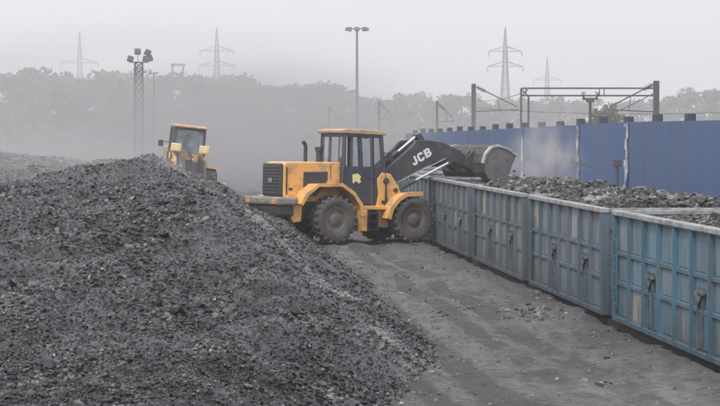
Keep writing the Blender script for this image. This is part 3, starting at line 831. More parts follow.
def bold_letters(y0, y1, name, mat):
    """J, C, B cut as bold plates in the x-z plane, centred on the origin"""
    m = MB()
    def put(polys, dx):
        for p in polys: m.prism([(x + dx, z) for x, z in p], y0, y1)
    h, t = 0.30, 0.075
    put([[(0.12, h), (0.20, h), (0.20, 0.07), (0.15, 0.0), (0.05, 0.0), (0.0, 0.06), (0.0, 0.11), (0.07, 0.11), (0.08, 0.07), (0.11, 0.07), (0.12, 0.09)]], -0.42)
    put([[(0.24, 0.21), (0.24, 0.24), (0.19, h), (0.06, h), (0.0, 0.24), (0.0, 0.06), (0.06, 0.0), (0.19, 0.0), (0.24, 0.06), (0.24, 0.10), (0.165, 0.10), (0.15, 0.072), (0.09, 0.072), (0.078, 0.09), (0.078, 0.21), (0.09, 0.228), (0.15, 0.228), (0.165, 0.21)]], -0.17)
    put([[(0.0, 0.0), (0.078, 0.0), (0.078, h), (0.0, h)],
         [(0.079, 0.235), (0.15, 0.235), (0.165, 0.22), (0.165, 0.20), (0.15, 0.186), (0.079, 0.186), (0.079, 0.119), (0.15, 0.119), (0.168, 0.10), (0.168, 0.08), (0.15, 0.066), (0.079, 0.066), (0.079, 0.0), (0.18, 0.0), (0.24, 0.05), (0.24, 0.115), (0.21, 0.152), (0.235, 0.185), (0.235, 0.25), (0.18, h), (0.079, h)]], 0.12)
    m.bm.transform(Matrix.Translation((0, 0, -0.15)))
    return m.mesh(name, mat)

LETTERS = bold_letters(-0.008, 0.0, 'lettering', M['white'])
def make_loader(raised, dusty):
    root = empty("wheel_loader")
    G = M['glass_dusty_glare'] if dusty else M['glass']
    WB = 1.43
    # wheels
    for sx in (-1, 1):
        for sy in (-1, 1):
            w = bpy.data.objects.new("wheel", None); w.empty_display_size = 0.2
            w.location = (sx * WB, sy * 1.02, 0.74); w.rotation_euler = (0, random.uniform(0, 1), math.pi if sy > 0 else 0)
            link(w, root)
            for nm, me in (("tyre", TYRE), ("rim", RIM)):
                link(bpy.data.objects.new(nm, me), w)
    for sx in (-1, 1):
        m = MB(); m.tube((sx * WB, -0.8, 0.74), (sx * WB, 0.8, 0.74), 0.16, seg=16); m.box((sx * WB - 0.25, -0.28, 0.5), (sx * WB + 0.25, 0.28, 0.98), 0.08)
        m.build("axle", M['black'], root)
    # rear frame, counterweight, hood
    m = MB(); m.prism([(-3.05, 0.95), (-2.9, 0.72), (-0.15, 0.62), (-0.1, 1.02), (-3.05, 1.42)], -0.62, 0.62, 0.02)
    m.build("rear_frame", M['black'], root)
    for s in (-1, 1):
        MB().prism([(-3.02, 1.45), (-3.0, 1.02), (-2.78, 0.62), (-2.5, 0.66), (-2.45, 1.45)], min(s * 0.64, s * 0.93), max(s * 0.64, s * 0.93), 0.015).build("rear_skirt", M['orange'], root)
    m = MB(); m.box((-3.46, -1.10, 1.16), (-2.70, 1.10, 1.42), 0.07); m.build("counterweight", M['grey_pale'], root)
    m = MB(); m.box((-3.38, -1.02, 0.82), (-2.80, 1.02, 1.155), 0.07); m.build("rear_bumper", M['black'], root)
    for s in (-1, 1):
        m = MB(); m.box((-3.475, s * 0.85 - 0.12, 1.2), (-3.44, s * 0.85 + 0.12, 1.32), 0.012); m.build("tail_lamp", M['amber'], root)
    m = MB(); m.prism([(-2.98, 1.43), (-2.98, 2.44), (-2.86, 2.51), (-0.94, 2.53), (-0.94, 1.25), (-2.4, 1.25), (-2.5, 1.43)], -0.62, 0.62, 0.035)
    hood = m.build("hood", M['orange'], root)
    m = MB(); m.box((-3.10, -0.60, 1.44), (-2.985, 0.60, 2.46), 0.05); gr = m.build("grille", M['black'], root)
    for k in range(9):
        MB().box((-3.125, -0.50, 1.52 + k * 0.10), (-3.101, 0.50, 1.56 + k * 0.10), 0.006).build("grille_slat", M['cab'], gr)
    MB().box((-3.135, -0.12, 1.86), (-3.126, 0.12, 2.0), 0.003).build("badge", M['grey_pale'], gr)
    for s in (-1, 1):
        m = MB(); m.prism([(-2.28, 1.45), (-2.28, 2.20), (-1.42, 2.22), (-1.42, 1.95), (-1.80, 1.45)], min(s * 0.619, s * 0.632), max(s * 0.619, s * 0.632))
        v = m.build("vent_panel", M['black'], root)
        m = MB()
        for k in range(6):
            m.box((-2.22, min(s * 0.632, s * 0.645), 1.53 + k * 0.11), (-1.74 + min(k, 4) * 0.06, max(s * 0.632, s * 0.645), 1.565 + k * 0.11))
        m.build("louvre", M['cab'], v)
        MB().box((-2.90, min(s * 0.62, s * 0.645), 1.5), (-2.86, max(s * 0.62, s * 0.645), 2.35), 0.005).build("hood_seam", M['black'], root)
    m = MB(); m.tube((-1.55, -0.28, 2.5), (-1.55, -0.28, 2.86), 0.10, seg=14); m.tube((-1.55, -0.28, 2.86), (-1.55, -0.28, 2.99), 0.14, seg=14); m.build("air_intake", M['black'], root, True)
    m = MB(); m.tube((-1.75, 0.25, 2.5), (-1.75, 0.25, 3.05), 0.06, seg=12); m.tube((-1.75, 0.25, 3.05), (-1.85, 0.25, 3.16), 0.06, seg=12); m.build("exhaust_pipe", M['black'], root, True)
    # rear fenders
    for s in (-1, 1):
        m = MB(); m.strip([(-2.72, 1.22), (-2.52, 1.52), (-2.10, 1.84), (-1.25, 1.86), (-0.80, 1.58), (-0.52, 1.22), (-0.44, 0.86)], s * 0.625 if s > 0 else -1.30, 1.30 if s > 0 else -0.625, 0.05)
        m.strip([(-2.74, 1.22), (-2.54, 1.53), (-2.11, 1.855), (-1.24, 1.875), (-0.785, 1.59), (-0.505, 1.225), (-0.425, 0.86)], min(s * 1.24, s * 1.305), max(s * 1.24, s * 1.305), 0.11)
        m.build("rear_fender", M['orange'], root)
        m = MB(); m.box((-0.56, min(s * 0.72, s * 1.12), 0.36), (-0.22, max(s * 0.72, s * 1.12), 1.04), 0.03); m.build("step_box", M['orange'], root)
        m = MB()
        for z in (0.40, 0.66, 0.92):
            m.box((-0.17, min(s * 0.78, s * 1.12), z), (0.18, max(s * 0.78, s * 1.12), z + 0.035), 0.006)
        m.box((-0.17, s * 0.95 - 0.17, 0.38), (-0.145, s * 0.95 + 0.17, 1.04)); m.box((0.155, s * 0.95 - 0.17, 0.38), (0.18, s * 0.95 + 0.17, 1.04))
        m.build("step_ladder", M['black'], root)
    m = MB(); m.box((-0.95, -1.02, 1.045), (0.50, 1.02, 1.16), 0.02); m.build("cab_platform", M['orange'], root)
    m = MB(); m.box((-0.25, -0.35, 0.5), (0.45, 0.35, 1.0), 0.05); m.tube((0.1, 0, 0.42), (0.1, 0, 1.04), 0.15, seg=14); m.build("articulation_joint", M['black'], root)
    # cab
    cab = bpy.data.objects.new("cab", None); cab.empty_display_size = 0.3; link(cab, root)
    x0, x1, yh, zb, zg, zt = -0.93, 0.56, 0.74, 1.165, 2.40, 3.40
    xf = 0.66
    m = MB()
    P = [(x0, -yh), (x0, yh), (xf, yh), (xf, -yh)]
    T = [(x0 + 0.05, -yh + 0.05), (x0 + 0.05, yh - 0.05), (x1 - 0.10, yh - 0.05), (x1 - 0.10, -yh + 0.05)]
    for (a, b), (c, d) in zip(P, T):
        m.bar((a, b, zb), (c, d, zt), 0.11, 0.11)
    for s in (-1, 1):
        m.bar((0.17, s * yh, zb), (0.13, s * (yh - 0.05), zt), 0.17, 0.07)                    # B pillar
        m.bar((x0 + 0.30, s * yh, zb), (x0 + 0.33, s * (yh - 0.05), zt), 0.08, 0.07)
        m.bar((x0 + 0.05, s * (yh - 0.05), zt - 0.02), (x1 - 0.10, s * (yh - 0.05), zt - 0.02), 0.12, 0.09)
    m.bar((x0 + 0.05, -yh, zt - 0.02), (x0 + 0.05, yh, zt - 0.02), 0.09, 0.12)
    m.bar((x1 - 0.10, -yh, zt - 0.02), (x1 - 0.10, yh, zt - 0.02), 0.09, 0.12)
    m.box((x0 - 0.02, -yh + 0.06, zb), (x0 + 0.05, yh - 0.06, zg - 0.1), 0.01)
    m.box((xf - 0.05, -yh + 0.06, zb), (xf + 0.02, yh - 0.06, 1.75), 0.01)
    m.box((x0, -yh + 0.03, zb - 0.004), (xf, yh - 0.03, zb + 0.05), 0.01)
    m.build("cab_frame", M['cab'], cab)
    m = MB(); m.prism([(x0 - 0.10, 3.44), (x0 - 0.12, 3.53), (x0 + 0.1, 3.585), (x1 - 0.15, 3.545), (x1 + 0.07, 3.47), (x1 + 0.05, 3.40)], -yh - 0.05, yh + 0.05, 0.02); m.build("roof", M['orange_pale'], cab)
    for s in (-1, 1):
        ya, yb = min(s * (yh - 0.03), s * (yh + 0.02)), max(s * (yh - 0.03), s * (yh + 0.02))
        m = MB(); m.box((x0 + 0.06, ya, zb + 0.05), (xf - 0.06, yb, zg), 0.012); d = m.build("door", M['cab'], cab)
        ye = s * (yh + 0.024)
        if s < 0:
            em = MB(); em.prism([(-0.58, 1.86), (-0.60, 2.14), (-0.40, 2.18), (-0.28, 2.08), (-0.33, 1.99), (-0.27, 1.93), (-0.36, 1.86), (-0.46, 1.94)], ye - 0.004, ye + 0.003)
            em.build("emblem", M['yellow'], d)
        MB().box((0.0, min(ye, ye + s * 0.04), 2.02), (0.14, max(ye, ye + s * 0.04), 2.06), 0.01).build("handle", M['black'], d)
        for (xa, xb) in ((x0 + 0.37, 0.05), (0.24, x1 - 0.08)):
            m = MB(); m.box((xa, s * (yh - 0.04) - 0.006, zg + 0.01), (xb, s * (yh - 0.04) + 0.006, zt - 0.1)); m.build("side_window", G, cab)
        m = MB(); m.bar((-0.27, s * (yh - 0.02), zg), (-0.27, s * (yh - 0.05), zt - 0.05), 0.035); m.build("window_bar", M['cab'], cab)
    MB().box((x0 + 0.02, -yh + 0.1, zg - 0.08), (x0 + 0.032, yh - 0.1, zt - 0.08)).build("rear_window", G, cab)
    m = MB(); m.prism([(xf - 0.02, 1.76), (xf - 0.005, 1.76), (x1 - 0.09, zt - 0.06), (x1 - 0.105, zt - 0.06)], -yh + 0.07, yh - 0.07); m.build("windscreen", G, cab)
    m = MB(); m.box((-0.55, -0.26, 1.62), (-0.02, 0.26, 1.78), 0.05); m.box((-0.66, -0.25, 1.74), (-0.50, 0.25, 2.45), 0.06); m.box((-0.63, -0.14, 2.46), (-0.53, 0.14, 2.70), 0.04)
    m.box((-0.45, -0.2, 1.2), (-0.1, 0.2, 1.62), 0.02); m.build("seat", M['seat'], cab)
    m = MB(); m.bar((0.50, 0, 1.2), (0.34, 0, 2.05), 0.09); m.tube((0.33, 0, 2.05), (0.30, 0, 2.09), 0.19, seg=16); m.build("steering_wheel", M['black'], cab)
    for s in (-1, 1):
        far = dusty and s < 0                       # this one has its mirror on a long low arm
        if dusty and s > 0: pass
        else:
            ym, zm = (0.66, 2.55) if far else (0.20, 2.72)
            m = MB(); m.bar((x1, s * (yh - 0.02), zm + 0.14), (x1 + 0.10, s * (yh + ym - 0.02), zm + 0.06), 0.03); m.box((x1 + 0.06, s * (yh + ym) - 0.12, zm - 0.15), (x1 + 0.13, s * (yh + ym) + 0.12, zm + 0.15), 0.02)
            m.build("mirror", M['black'], cab)
        m = MB(); m.box((x1 - 0.02, s * 0.45 - 0.09, 3.30), (x1 + 0.07, s * 0.45 + 0.09, 3.40), 0.02); m.build("work_lamp", M['black'], cab)
    MB().box((0.685, -0.56, 1.86), (0.75, 0.56, 2.16), 0.02).build("cowl", M['orange'], cab)
    for s in (-1, 1):                                                             # handrails, hood hinges and bolts
        m = MB()
        pts_ = [(-0.98, s * 0.80, 1.2), (-0.98, s * 0.84, 2.3), (-0.93, s * 0.80, 2.42)]
        for a_, b_ in zip(pts_, pts_[1:]): m.tube(a_, b_, 0.018, seg=8)
        m.build("handrail", M['black'], root, True)
        m = MB()
        pts_ = [(0.60, s * 0.82, 1.1), (0.60, s * 0.86, 1.9), (0.56, s * 0.78, 2.0)]
        for a_, b_ in zip(pts_, pts_[1:]): m.tube(a_, b_, 0.018, seg=8)
        m.build("handrail", M['black'], root, True)
        MB().box((-1.32, min(s * 0.62, s * 0.632), 1.95), (-1.305, max(s * 0.62, s * 0.632), 2.46), 0.003).build("hood_seam", M['black'], root)
        MB().box((-2.80, min(s * 0.62, s * 0.64), 1.62), (-2.66, max(s * 0.62, s * 0.64), 1.70), 0.006).build("hood_latch", M['black'], root)
    # front frame
    for s in (-1, 1):
        m = MB(); m.prism([(0.28, 0.50), (0.24, 1.0), (0.36, 1.5), (0.30, 2.00), (0.48, 2.22), (0.80, 2.18), (1.08, 1.82), (1.22, 1.50), (0.95, 1.32), (0.86, 1.0), (0.72, 0.46)], min(s * 0.60, s * 0.78), max(s * 0.60, s * 0.78), 0.02)
        m.build("tower_plate", M['orange'], root)
        for px_, pz_, pr_ in ((0.62, 1.95, 0.10), (0.98, 1.66, 0.075), (0.52, 1.28, 0.06)):
            MB().tube((px_, s * 0.78, pz_), (px_, s * 0.82, pz_), pr_, seg=16).build("pivot_pin", M['black'], root, True)
        m = MB(); m.strip([(0.42, 0.78), (0.52, 1.10), (0.80, 1.42), (1.10, 1.58), (1.68, 1.62)], s * 0.785 if s > 0 else -1.30, 1.30 if s > 0 else -0.785, 0.05)
        m.strip([(0.41, 0.78), (0.51, 1.11), (0.79, 1.435), (1.095, 1.597), (1.69, 1.637)], min(s * 1.22, s * 1.305), max(s * 1.22, s * 1.305), 0.13)
        m.build("front_fender", M['orange'], root)
        if raised: continue
        m = MB(); m.box((0.80, s * 0.68 - 0.24, 2.22), (1.12, s * 0.68 + 0.24, 2.62), 0.05); hl = m.build("headlamp", M['lamp_yellow'], root)
        m = MB(); m.bar((0.7, s * 0.70, 2.10), (0.9, s * 0.70, 2.24), 0.07); m.build("lamp_bracket", M['black'], hl)
        m = MB(); m.tube((1.115, s * 0.68, 2.42), (1.135, s * 0.68, 2.42), 0.14, seg=16); m.build("lens", M['lens'], hl, True)
    m = MB(); m.box((0.35, -0.60, 0.5), (2.0, 0.60, 0.95), 0.05); m.box((0.45, -0.60, 1.2), (0.75, 0.60, 1.7), 0.03); m.build("front_frame", M['black'], root)
    # boom, modelled in its raised pose; turned about the pivot for the lowered one
    boom = bpy.data.objects.new("boom", None); boom.empty_display_size = 0.3
    boom.location = (0.66, 0, 1.92); link(boom, root)
    if not raised: boom.rotation_euler = (0, R(48), 0)
    dx, dz = -0.66, -1.92
    arm = [(0.46, 1.80), (0.50, 2.10), (1.62, 3.0), (1.88, 3.26), (2.30, 3.28), (2.86, 3.22), (3.50, 2.98), (3.88, 2.70), (3.90, 2.50), (3.66, 2.44), (3.10, 2.66), (2.60, 2.60), (1.60, 2.12), (0.95, 1.76), (0.70, 1.68)]
    for s in (-1, 1):
        m = MB(); m.prism([(x + dx, z + dz) for x, z in arm], s * 0.50 - 0.06, s * 0.50 + 0.06, 0.012)
        a = m.build("lift_arm", M['boom'], boom)
        t = bpy.data.objects.new("lettering", LETTERS)
        t.location = (2.08 + dx, s * 0.561, 2.76 + dz)
        t.rotation_euler = (0, R(-29), 0) if s < 0 else (0, R(29), R(180))
        t.scale = (1.0, 1, 0.95)
        link(t, a)
    m = MB(); m.tube((2.6 + dx, -0.44, 2.92 + dz), (2.6 + dx, 0.44, 2.92 + dz), 0.15, seg=16)
    m.build("cross_tube", M['boom'], boom, True)
    MB().tube((0.66 + dx, -0.62, 1.92 + dz), (0.66 + dx, 0.62, 1.92 + dz), 0.08, seg=12).build("boom_pivot", M['boom'], boom, True)
    m = MB(); m.prism([(2.10 + dx, 3.45 + dz), (2.30 + dx, 3.52 + dz), (2.72 + dx, 2.95 + dz), (3.02 + dx, 2.52 + dz), (2.86 + dx, 2.42 + dz), (2.46 + dx, 2.9 + dz)], -0.12, 0.12, 0.02); m.build("bell_crank", M['boom'], boom)
    m = MB(); m.tube((0.60 + dx, 0, 2.22 + dz), (1.50 + dx, 0, 2.88 + dz), 0.085, seg=14); c = m.build("tilt_cylinder", M['boom'], boom, True)
    MB().tube((1.50 + dx, 0, 2.88 + dz), (2.18 + dx, 0, 3.40 + dz), 0.045, seg=12).build("rod", M['chrome'], c, True)
    MB().bar((2.96 + dx, 0, 2.50 + dz), (3.92 + dx, 0, 2.92 + dz), 0.10, 0.16).build("bucket_link", M['boom'], boom)
    for s in (-1, 1):
        m = MB(); m.tube((0.98 + dx, s * 0.70, 1.62 + dz), (1.75 + dx, s * 0.70, 1.98 + dz), 0.075, seg=14); c = m.build("lift_cylinder", M['boom'], boom, True)
        MB().tube((1.75 + dx, s * 0.70, 1.98 + dz), (3.05 + dx, s * 0.70, 2.58 + dz), 0.042, seg=12).build("rod", M['chrome'], c, True)
        m = MB(); m.tube((3.05 + dx, s * 0.54, 2.58 + dz), (3.05 + dx, s * 0.76, 2.58 + dz), 0.07, seg=12); m.build("cylinder_pin", M['boom'], boom, True)
        MB().bar((1.15 + dx, s * 0.60, 1.92 + dz), (2.95 + dx, s * 0.60, 2.70 + dz), 0.03).build("hydraulic_pipe", M['chrome'], boom)
    # bucket: shell, two side plates, cutting edge, teeth
    bk = bpy.data.objects.new("bucket", None); bk.empty_display_size = 0.3
    hx, hzz = 3.82, 2.60
    bk.location = (hx + dx, 0, hzz + dz); link(bk, boom)
    if not raised: bk.rotation_euler = (0, R(-74), 0)
    shell = [(5.28, 2.86), (4.95, 3.06), (4.55, 3.17), (4.25, 3.10), (4.04, 2.88), (3.95, 2.58), (4.00, 2.28), (4.16, 2.04), (4.44, 1.92), (4.86, 1.90)]
    sh = [(x - hx, z - hzz) for x, z in shell]
    m = MB(); m.strip(sh, -1.27, 1.27, -0.035); m.build("bucket_shell", M['bucket_dark'], bk)
    for s in (-1, 1):
        inner = [(x - hx, z - hzz) for x, z in [(5.24, 2.83), (4.93, 3.02), (4.55, 3.12), (4.27, 3.06), (4.08, 2.86), (4.0, 2.58), (4.05, 2.30), (4.19, 2.08), (4.45, 1.96), (4.84, 1.94)]]
        inner += [(5.02 - hx, 2.30 - hzz), (5.12 - hx, 2.58 - hzz)]
        m = MB(); m.prism(inner, min(s * 1.24, s * 1.268), max(s * 1.24, s * 1.268)); m.build("side_plate", M['bucket'], bk)
        m = MB(); m.strip([(x - hx, z - hzz) for x, z in [(5.27, 2.875), (4.95, 3.075), (4.55, 3.185), (4.24, 3.115), (4.025, 2.89), (3.935, 2.58)]], min(s * 1.20, s * 1.31), max(s * 1.20, s * 1.31), -0.07)
        m.build("wear_strip", M['bucket_edge'], bk)
        m = MB(); m.prism([(3.70 - hx, 2.45 - hzz), (3.72 - hx, 2.72 - hzz), (4.02 - hx, 3.0 - hzz), (4.02 - hx, 2.30 - hzz)], s * 0.50 - 0.16, s * 0.50 - 0.07); m.prism([(3.70 - hx, 2.45 - hzz), (3.72 - hx, 2.72 - hzz), (4.02 - hx, 3.0 - hzz), (4.02 - hx, 2.30 - hzz)], s * 0.50 + 0.07, s * 0.50 + 0.16)
        m.build("hinge_lug", M['boom'], bk)
    MB().box((4.70 - hx, -1.28, 1.862 - hzz), (5.0 - hx, 1.28, 1.898 - hzz), 0.008).build("cutting_edge", M['bucket_edge'], bk)
    for k in range(7):
        yy = -1.2 + k * 0.4
        MB().prism([(4.90 - hx, 1.83 - hzz), (4.90 - hx, 1.93 - hzz), (5.14 - hx, 1.875 - hzz)], yy - 0.04, yy + 0.04).build("tooth", M['bucket_edge'], bk)
    return root

LOADER = make_loader(True, False)
tag(LOADER, "orange and black wheel loader tipping its raised bucket over the blue wagons", "wheel loader", "wheel loaders")
gh = float(ground_h(np.array([0.0]), np.array([76.0]))[0])
LOADER.location = (-0.14, 76.65, gh + 0.02); LOADER.rotation_euler = (R(0), R(1.2), R(30))
l2 = make_loader(False, True)
tag(l2, "dust-veiled wheel loader half hidden behind the crest of the coal heap", "wheel loader", "wheel loaders")
l2.location = (at(182, 116), 116, 0.34)
l2.rotation_euler = Euler((R(-6), 0, R(-77)))

# falling coal under the bucket
n = 260
fxl = RNG.normal(0, 0.5, n)
wv = LOADER.matrix_basis @ Vector((5.0, 0, 0))
q = RNG.uniform(0, 1, n)
fp = np.stack([wv.x + 0.5 * 0 + RNG.normal(0, 0.25, n) + 0.5 * fxl * -1, wv.y + RNG.normal(0, 0.25, n) + 0.866 * fxl, 1.75 + q * 0.55], -1)
o = tag(link(bpy.data.objects.new("falling_coal", rocks_mesh("falling_coal", fp, RNG.uniform(0.015, 0.06, n), M['load']))),
        "crumbs of coal pouring from the bucket into the wagon", kind="stuff")

# ------------------------------------------------------------------ blue boundary wall
WX0, WN, WS = 17.8, 17, 5.72
def wall_pt(i):
    yy = 90.0 + i * WS
    return Vector((WX0 + T_K * yy, yy, 0))
wall = tag(empty("boundary_wall", (0, 0, 0)), "long blue sheet wall with dark pillar stubs behind the train", "wall")
wave = MB()
pts = []
nw = 20
for k in range(nw + 1):
    f = k / nw
    for (df, dx_) in ((0.0, 0.0), (0.010, -0.003), (0.032, -0.003), (0.042, 0.0)):
        if f + df <= 1.0: pts.append((f + df, dx_))
bmx = wave.bm
for (z0, z1) in ((0, 1),):
    prev = None
    for f, d in pts:
        a = bmx.verts.new((d, f, 0)); b = bmx.verts.new((d, f, 1)); a2 = bmx.verts.new((0.05, f, 0)); b2 = bmx.verts.new((0.05, f, 1))
        if prev:
            bmx.faces.new((prev[0], a, b, prev[1])); bmx.faces.new((prev[3], b2, a2, prev[2])); bmx.faces.new((prev[1], b, b2, prev[3]))
        prev = (a, b, a2, b2)
bmesh.ops.recalc_face_normals(bmx, faces=bmx.faces[:])
wave_me = wave.mesh("wall_panel", M['wall_blue'])
pil = MB(); pil.box((0.0, -0.21, -0.9), (0.36, 0.21, 1.0), 0.02); 
for i in range(-6, WN):
    p, q_ = wall_pt(i), wall_pt(i + 1)
    top = 3.95 - 0.035 * max(i, 0) + 0.0
    o = bpy.data.objects.new("wall_panel", wave_me)
    o.location = (p.x, p.y, -0.9); o.rotation_euler = (0, 0, T_ANG); o.scale = (1, (q_ - p).length * 0.998, top + 0.9)
    link(o, wall)
    m = MB(); m.box((0.06, -0.24, -0.9), (0.38, 0.24, top + random.uniform(0.24, 0.36)), 0.03)
    o = m.build("pillar", M['pillar'], wall); o.location = (p.x, p.y, 0); o.rotation_euler = (0, 0, T_ANG)
    if i in (1, 3, 6):
        m = MB(); rj = random.Random(i); yj = 0.0
        z = 1.2
        while z < top - 0.05:
            h_ = rj.uniform(0.25, 0.5); w_ = rj.uniform(0.25, 0.75); off = rj.uniform(-0.12, 0.12)
            m.box((-0.075, -1.1 + off, z), (-0.035, -1.1 + off + w_, min(z + h_, top - 0.02))); z += h_ * 0.98
        o = m.build("torn_strip", M['joint'], wall); o.location = (p.x, p.y, 0); o.rotation_euler = (0, 0, T_ANG)

# posts standing in front of the wall
def yard_post(px, y, h, label, arm):
    r = tag(empty("signal_post", (at(px, y), y, -0.75)), label, "post")
    MB().tube((0, 0, 0), (0, 0, h), 0.055, seg=8).build("post", M['galv'], r)
    m = MB(); m.box((-0.16, -0.08, h), (0.16, 0.08, h + 0.28), 0.03); m.build("head", M['galv'], r)
    if arm: MB().bar((0, 0, h - 0.3), (arm, 0, h - 0.75), 0.14, 0.10).build("arm", M['concrete'], r)
yard_post(617, 84, 3.1, "thin grey post with a small box head before the blue wall", 0)
yard_post(556, 98, 3.6, "grey post with a slanting pale arm before the blue wall", 1.5)

# ------------------------------------------------------------------ overhead line masts
def lattice(m, p0, p1, w0, w1, n, t):
    """square lattice column from p0 up to p1"""
    p0, p1 = Vector(p0), Vector(p1)
    def ring(f):
        c = p0.lerp(p1, f); w = (w0 + (w1 - w0) * f) / 2
        return [c + Vector((sx * w, sy * w, 0)) for sx, sy in ((-1, -1), (1, -1), (1, 1), (-1, 1))]
    fs = []; f = 0.0; step = 1.0
    hs = [(1 - 0.55 * k / n) for k in range(n)]; tot = sum(hs); acc = 0; fs = [0]
    for h in hs: acc += h; fs.append(acc / tot)
    for a, b in zip(fs, fs[1:]):
        r0, r1 = ring(a), ring(b)
        for k in range(4):
            j = (k + 1) % 4
            m.bar(r0[k], r1[k], t * 1.5); m.bar(r0[k], r1[j], t); m.bar(r0[j], r1[k], t); m.bar(r1[k], r1[j], t)

def line_mast(px, y, ztop, w, label, arm=0, thick=0.3):
    r = tag(empty("overhead_line_mast", (at(px, y), y, -0.8)), label, "mast", "overhead line masts")
    h = ztop + 0.8
    m = MB(); m.box((-thick / 2, -thick / 2, 0), (thick / 2, thick / 2, h), 0.03); m.build("mast", M['galv'], r)
    if arm:
        m = MB(); m.bar((0, 0, h - 0.15), (arm, 0, h - 1.9), 0.09); m.bar((0, 0, h - 2.3), (arm * 1.05, 0, h - 2.15), 0.08); m.bar((arm * 0.55, 0, h - 1.05), (arm * 0.6, 0, h - 2.2), 0.05)
        m.build("cantilever", M['galv'], r)
        m = MB()
        d = Vector((arm, 0, -1.75)).normalized()
        for k in range(6):
            c = Vector((0, 0, h - 0.15)) + d * (0.35 + 0.13 * k); m.tube(c, c + d * 0.06, 0.15, seg=10)
        m.build("insulator", M['ceramic'], r)
    return r
line_mast(473.5, 200, up(84, 200), 0.3, "dark line mast with a cantilever arm left of the portal gantry", 3.6, 0.36)
line_mast(437, 260, up(101, 260), 0.3, "thin grey line mast rising behind the loader's boom", 1.8, 0.26)
line_mast(379, 300, up(101, 300), 0.3, "faint line mast seen just right of the loader's cab roof", 1.6, 0.26)
line_mast(329, 330, up(106, 330), 0.3, "faint line mast seen above the loader's cab roof", 1.5, 0.26)
line_mast(656, 178, up(81, 178), 0.3, "thick dark line mast at the right end of the portal gantry", -3.4, 0.42)

def portal(pxa, pxb, y, zt, label):
    xa, xb = at(pxa, y), at(pxb, y)
    r = tag(empty("portal_gantry", (xa, y, -0.8)), label, "gantry")
    h = zt + 0.8; L_ = xb - xa
    for x in (0, 0.55):
        MB().box((x - 0.07, -0.09, 0), (x + 0.07, 0.09, h - 0.6 if x else h), 0.01).build("post", M['galv'], r)
    m = MB()
    for z in (h, h - 0.55): m.bar((0, 0, z), (L_, 0, z), 0.12)
    n = 12
    for k in range(n):
        a, b = L_ * k / n, L_ * (k + 1) / n
        if k in (0, 7): m.bar((a, 0, h - 0.55), (a, 0, h), 0.07); m.bar((a + 0.35, 0, h - 0.55), (a + 0.35, 0, h), 0.07)
    m.bar((0.07, 0, h - 0.1), (0.5, 0, h - 0.55), 0.08); m.bar((0.5, 0, h - 0.1), (0.07, 0, h - 0.55), 0.08)
    m.build("truss_beam", M['galv'], r)
    return r
portal(521, 655, 180, up(88.5, 180), "long twin-chord portal gantry spanning above the blue wall")
r = tag(empty("isolator_post", (at(590, 170), 170, -0.8)), "T-shaped isolator on a post under the portal gantry beam", "isolator")
h = up(99, 170) + 0.8
MB().tube((0, 0, 0), (0, 0, h), 0.10, seg=8).build("post", M['galv'], r)
m = MB(); m.bar((-0.55, 0, h), (0.55, 0, h), 0.14); m.bar((-0.4, 0, h), (-0.55, 0, h + 0.3), 0.12); m.bar((0.4, 0, h), (0.6, 0, h + 0.35), 0.12); m.box((-0.28, -0.15, h - 0.25), (0.28, 0.15, h - 0.05), 0.03)
m.build("crossarm", M['galv'], r)
m = MB()
for sx in (-0.48, 0.5):
    for k in range(3): m.tube((sx, 0, h + 0.22 + k * 0.1), (sx, 0, h + 0.27 + k * 0.1), 0.15, seg=10)
m.build("insulator", M['ceramic'], r)

def wire(p0, p1, sag, label, rad=0.02):
    cu = MB(); prev = None; p0, p1 = Vector(p0), Vector(p1)
    for k in range(13):
        f = k / 12; p = p0.lerp(p1, f) - Vector((0, 0, sag * 4 * f * (1 - f)))
        if prev is not None: cu.bar(prev, p, rad)
        prev = p
    o = cu.build("overhead_wire", M['galv']); tag(o, label, "wire", "overhead line wires")
wire((at(476, 200), 200, up(108, 200)), (at(719, 150), 150, up(113, 150)), 0.25, "lower overhead wire running right from the cantilever mast", 0.035)
wire((at(473.5, 200), 200, up(100, 200)), (at(524, 180), 180, up(92, 180)), 0.3, "short overhead wire from the cantilever mast to the gantry's left post", 0.035)
wire((at(656, 178), 178, up(92, 178)), (at(600, 150), 150, up(118, 150)), 0.1, "slanting stay wire below the right end of the gantry", 0.05)

# ------------------------------------------------------------------ lights, towers, pylons
r = tag(empty("high_mast_light", (at(357, 400), 400, 0)), "tall slender high mast light with a ring of lamps above the loader", "floodlight")
h = up(29, 400)
MB().bar((0, 0, 0), (0, 0, h), 0.62, 0.62, 12, 0.34).build("mast", M['galv'], r, True)
m = MB(); m.tube((0, 0, h - 0.25), (0, 0, h + 0.1), 0.5, seg=14); m.bar((-1.6, 0, h), (1.6, 0, h), 0.12); m.bar((0, -1.6, h), (0, 1.6, h), 0.12); m.bar((-1.1, -1.1, h), (1.1, 1.1, h), 0.12); m.bar((-1.1, 1.1, h), (1.1, -1.1, h), 0.12)
m.build("lamp_ring", M['galv'], r)
for k in range(8):
    a = k * math.pi / 4
    m = MB(); m.box((-0.32, -0.22, -0.45), (0.32, 0.22, 0.12), 0.05); o = m.build("lamp", M['black'], r); o.location = (1.65 * math.cos(a), 1.65 * math.sin(a), h + 0.05); o.rotation_euler = (R(25), 0, a - math.pi / 2)

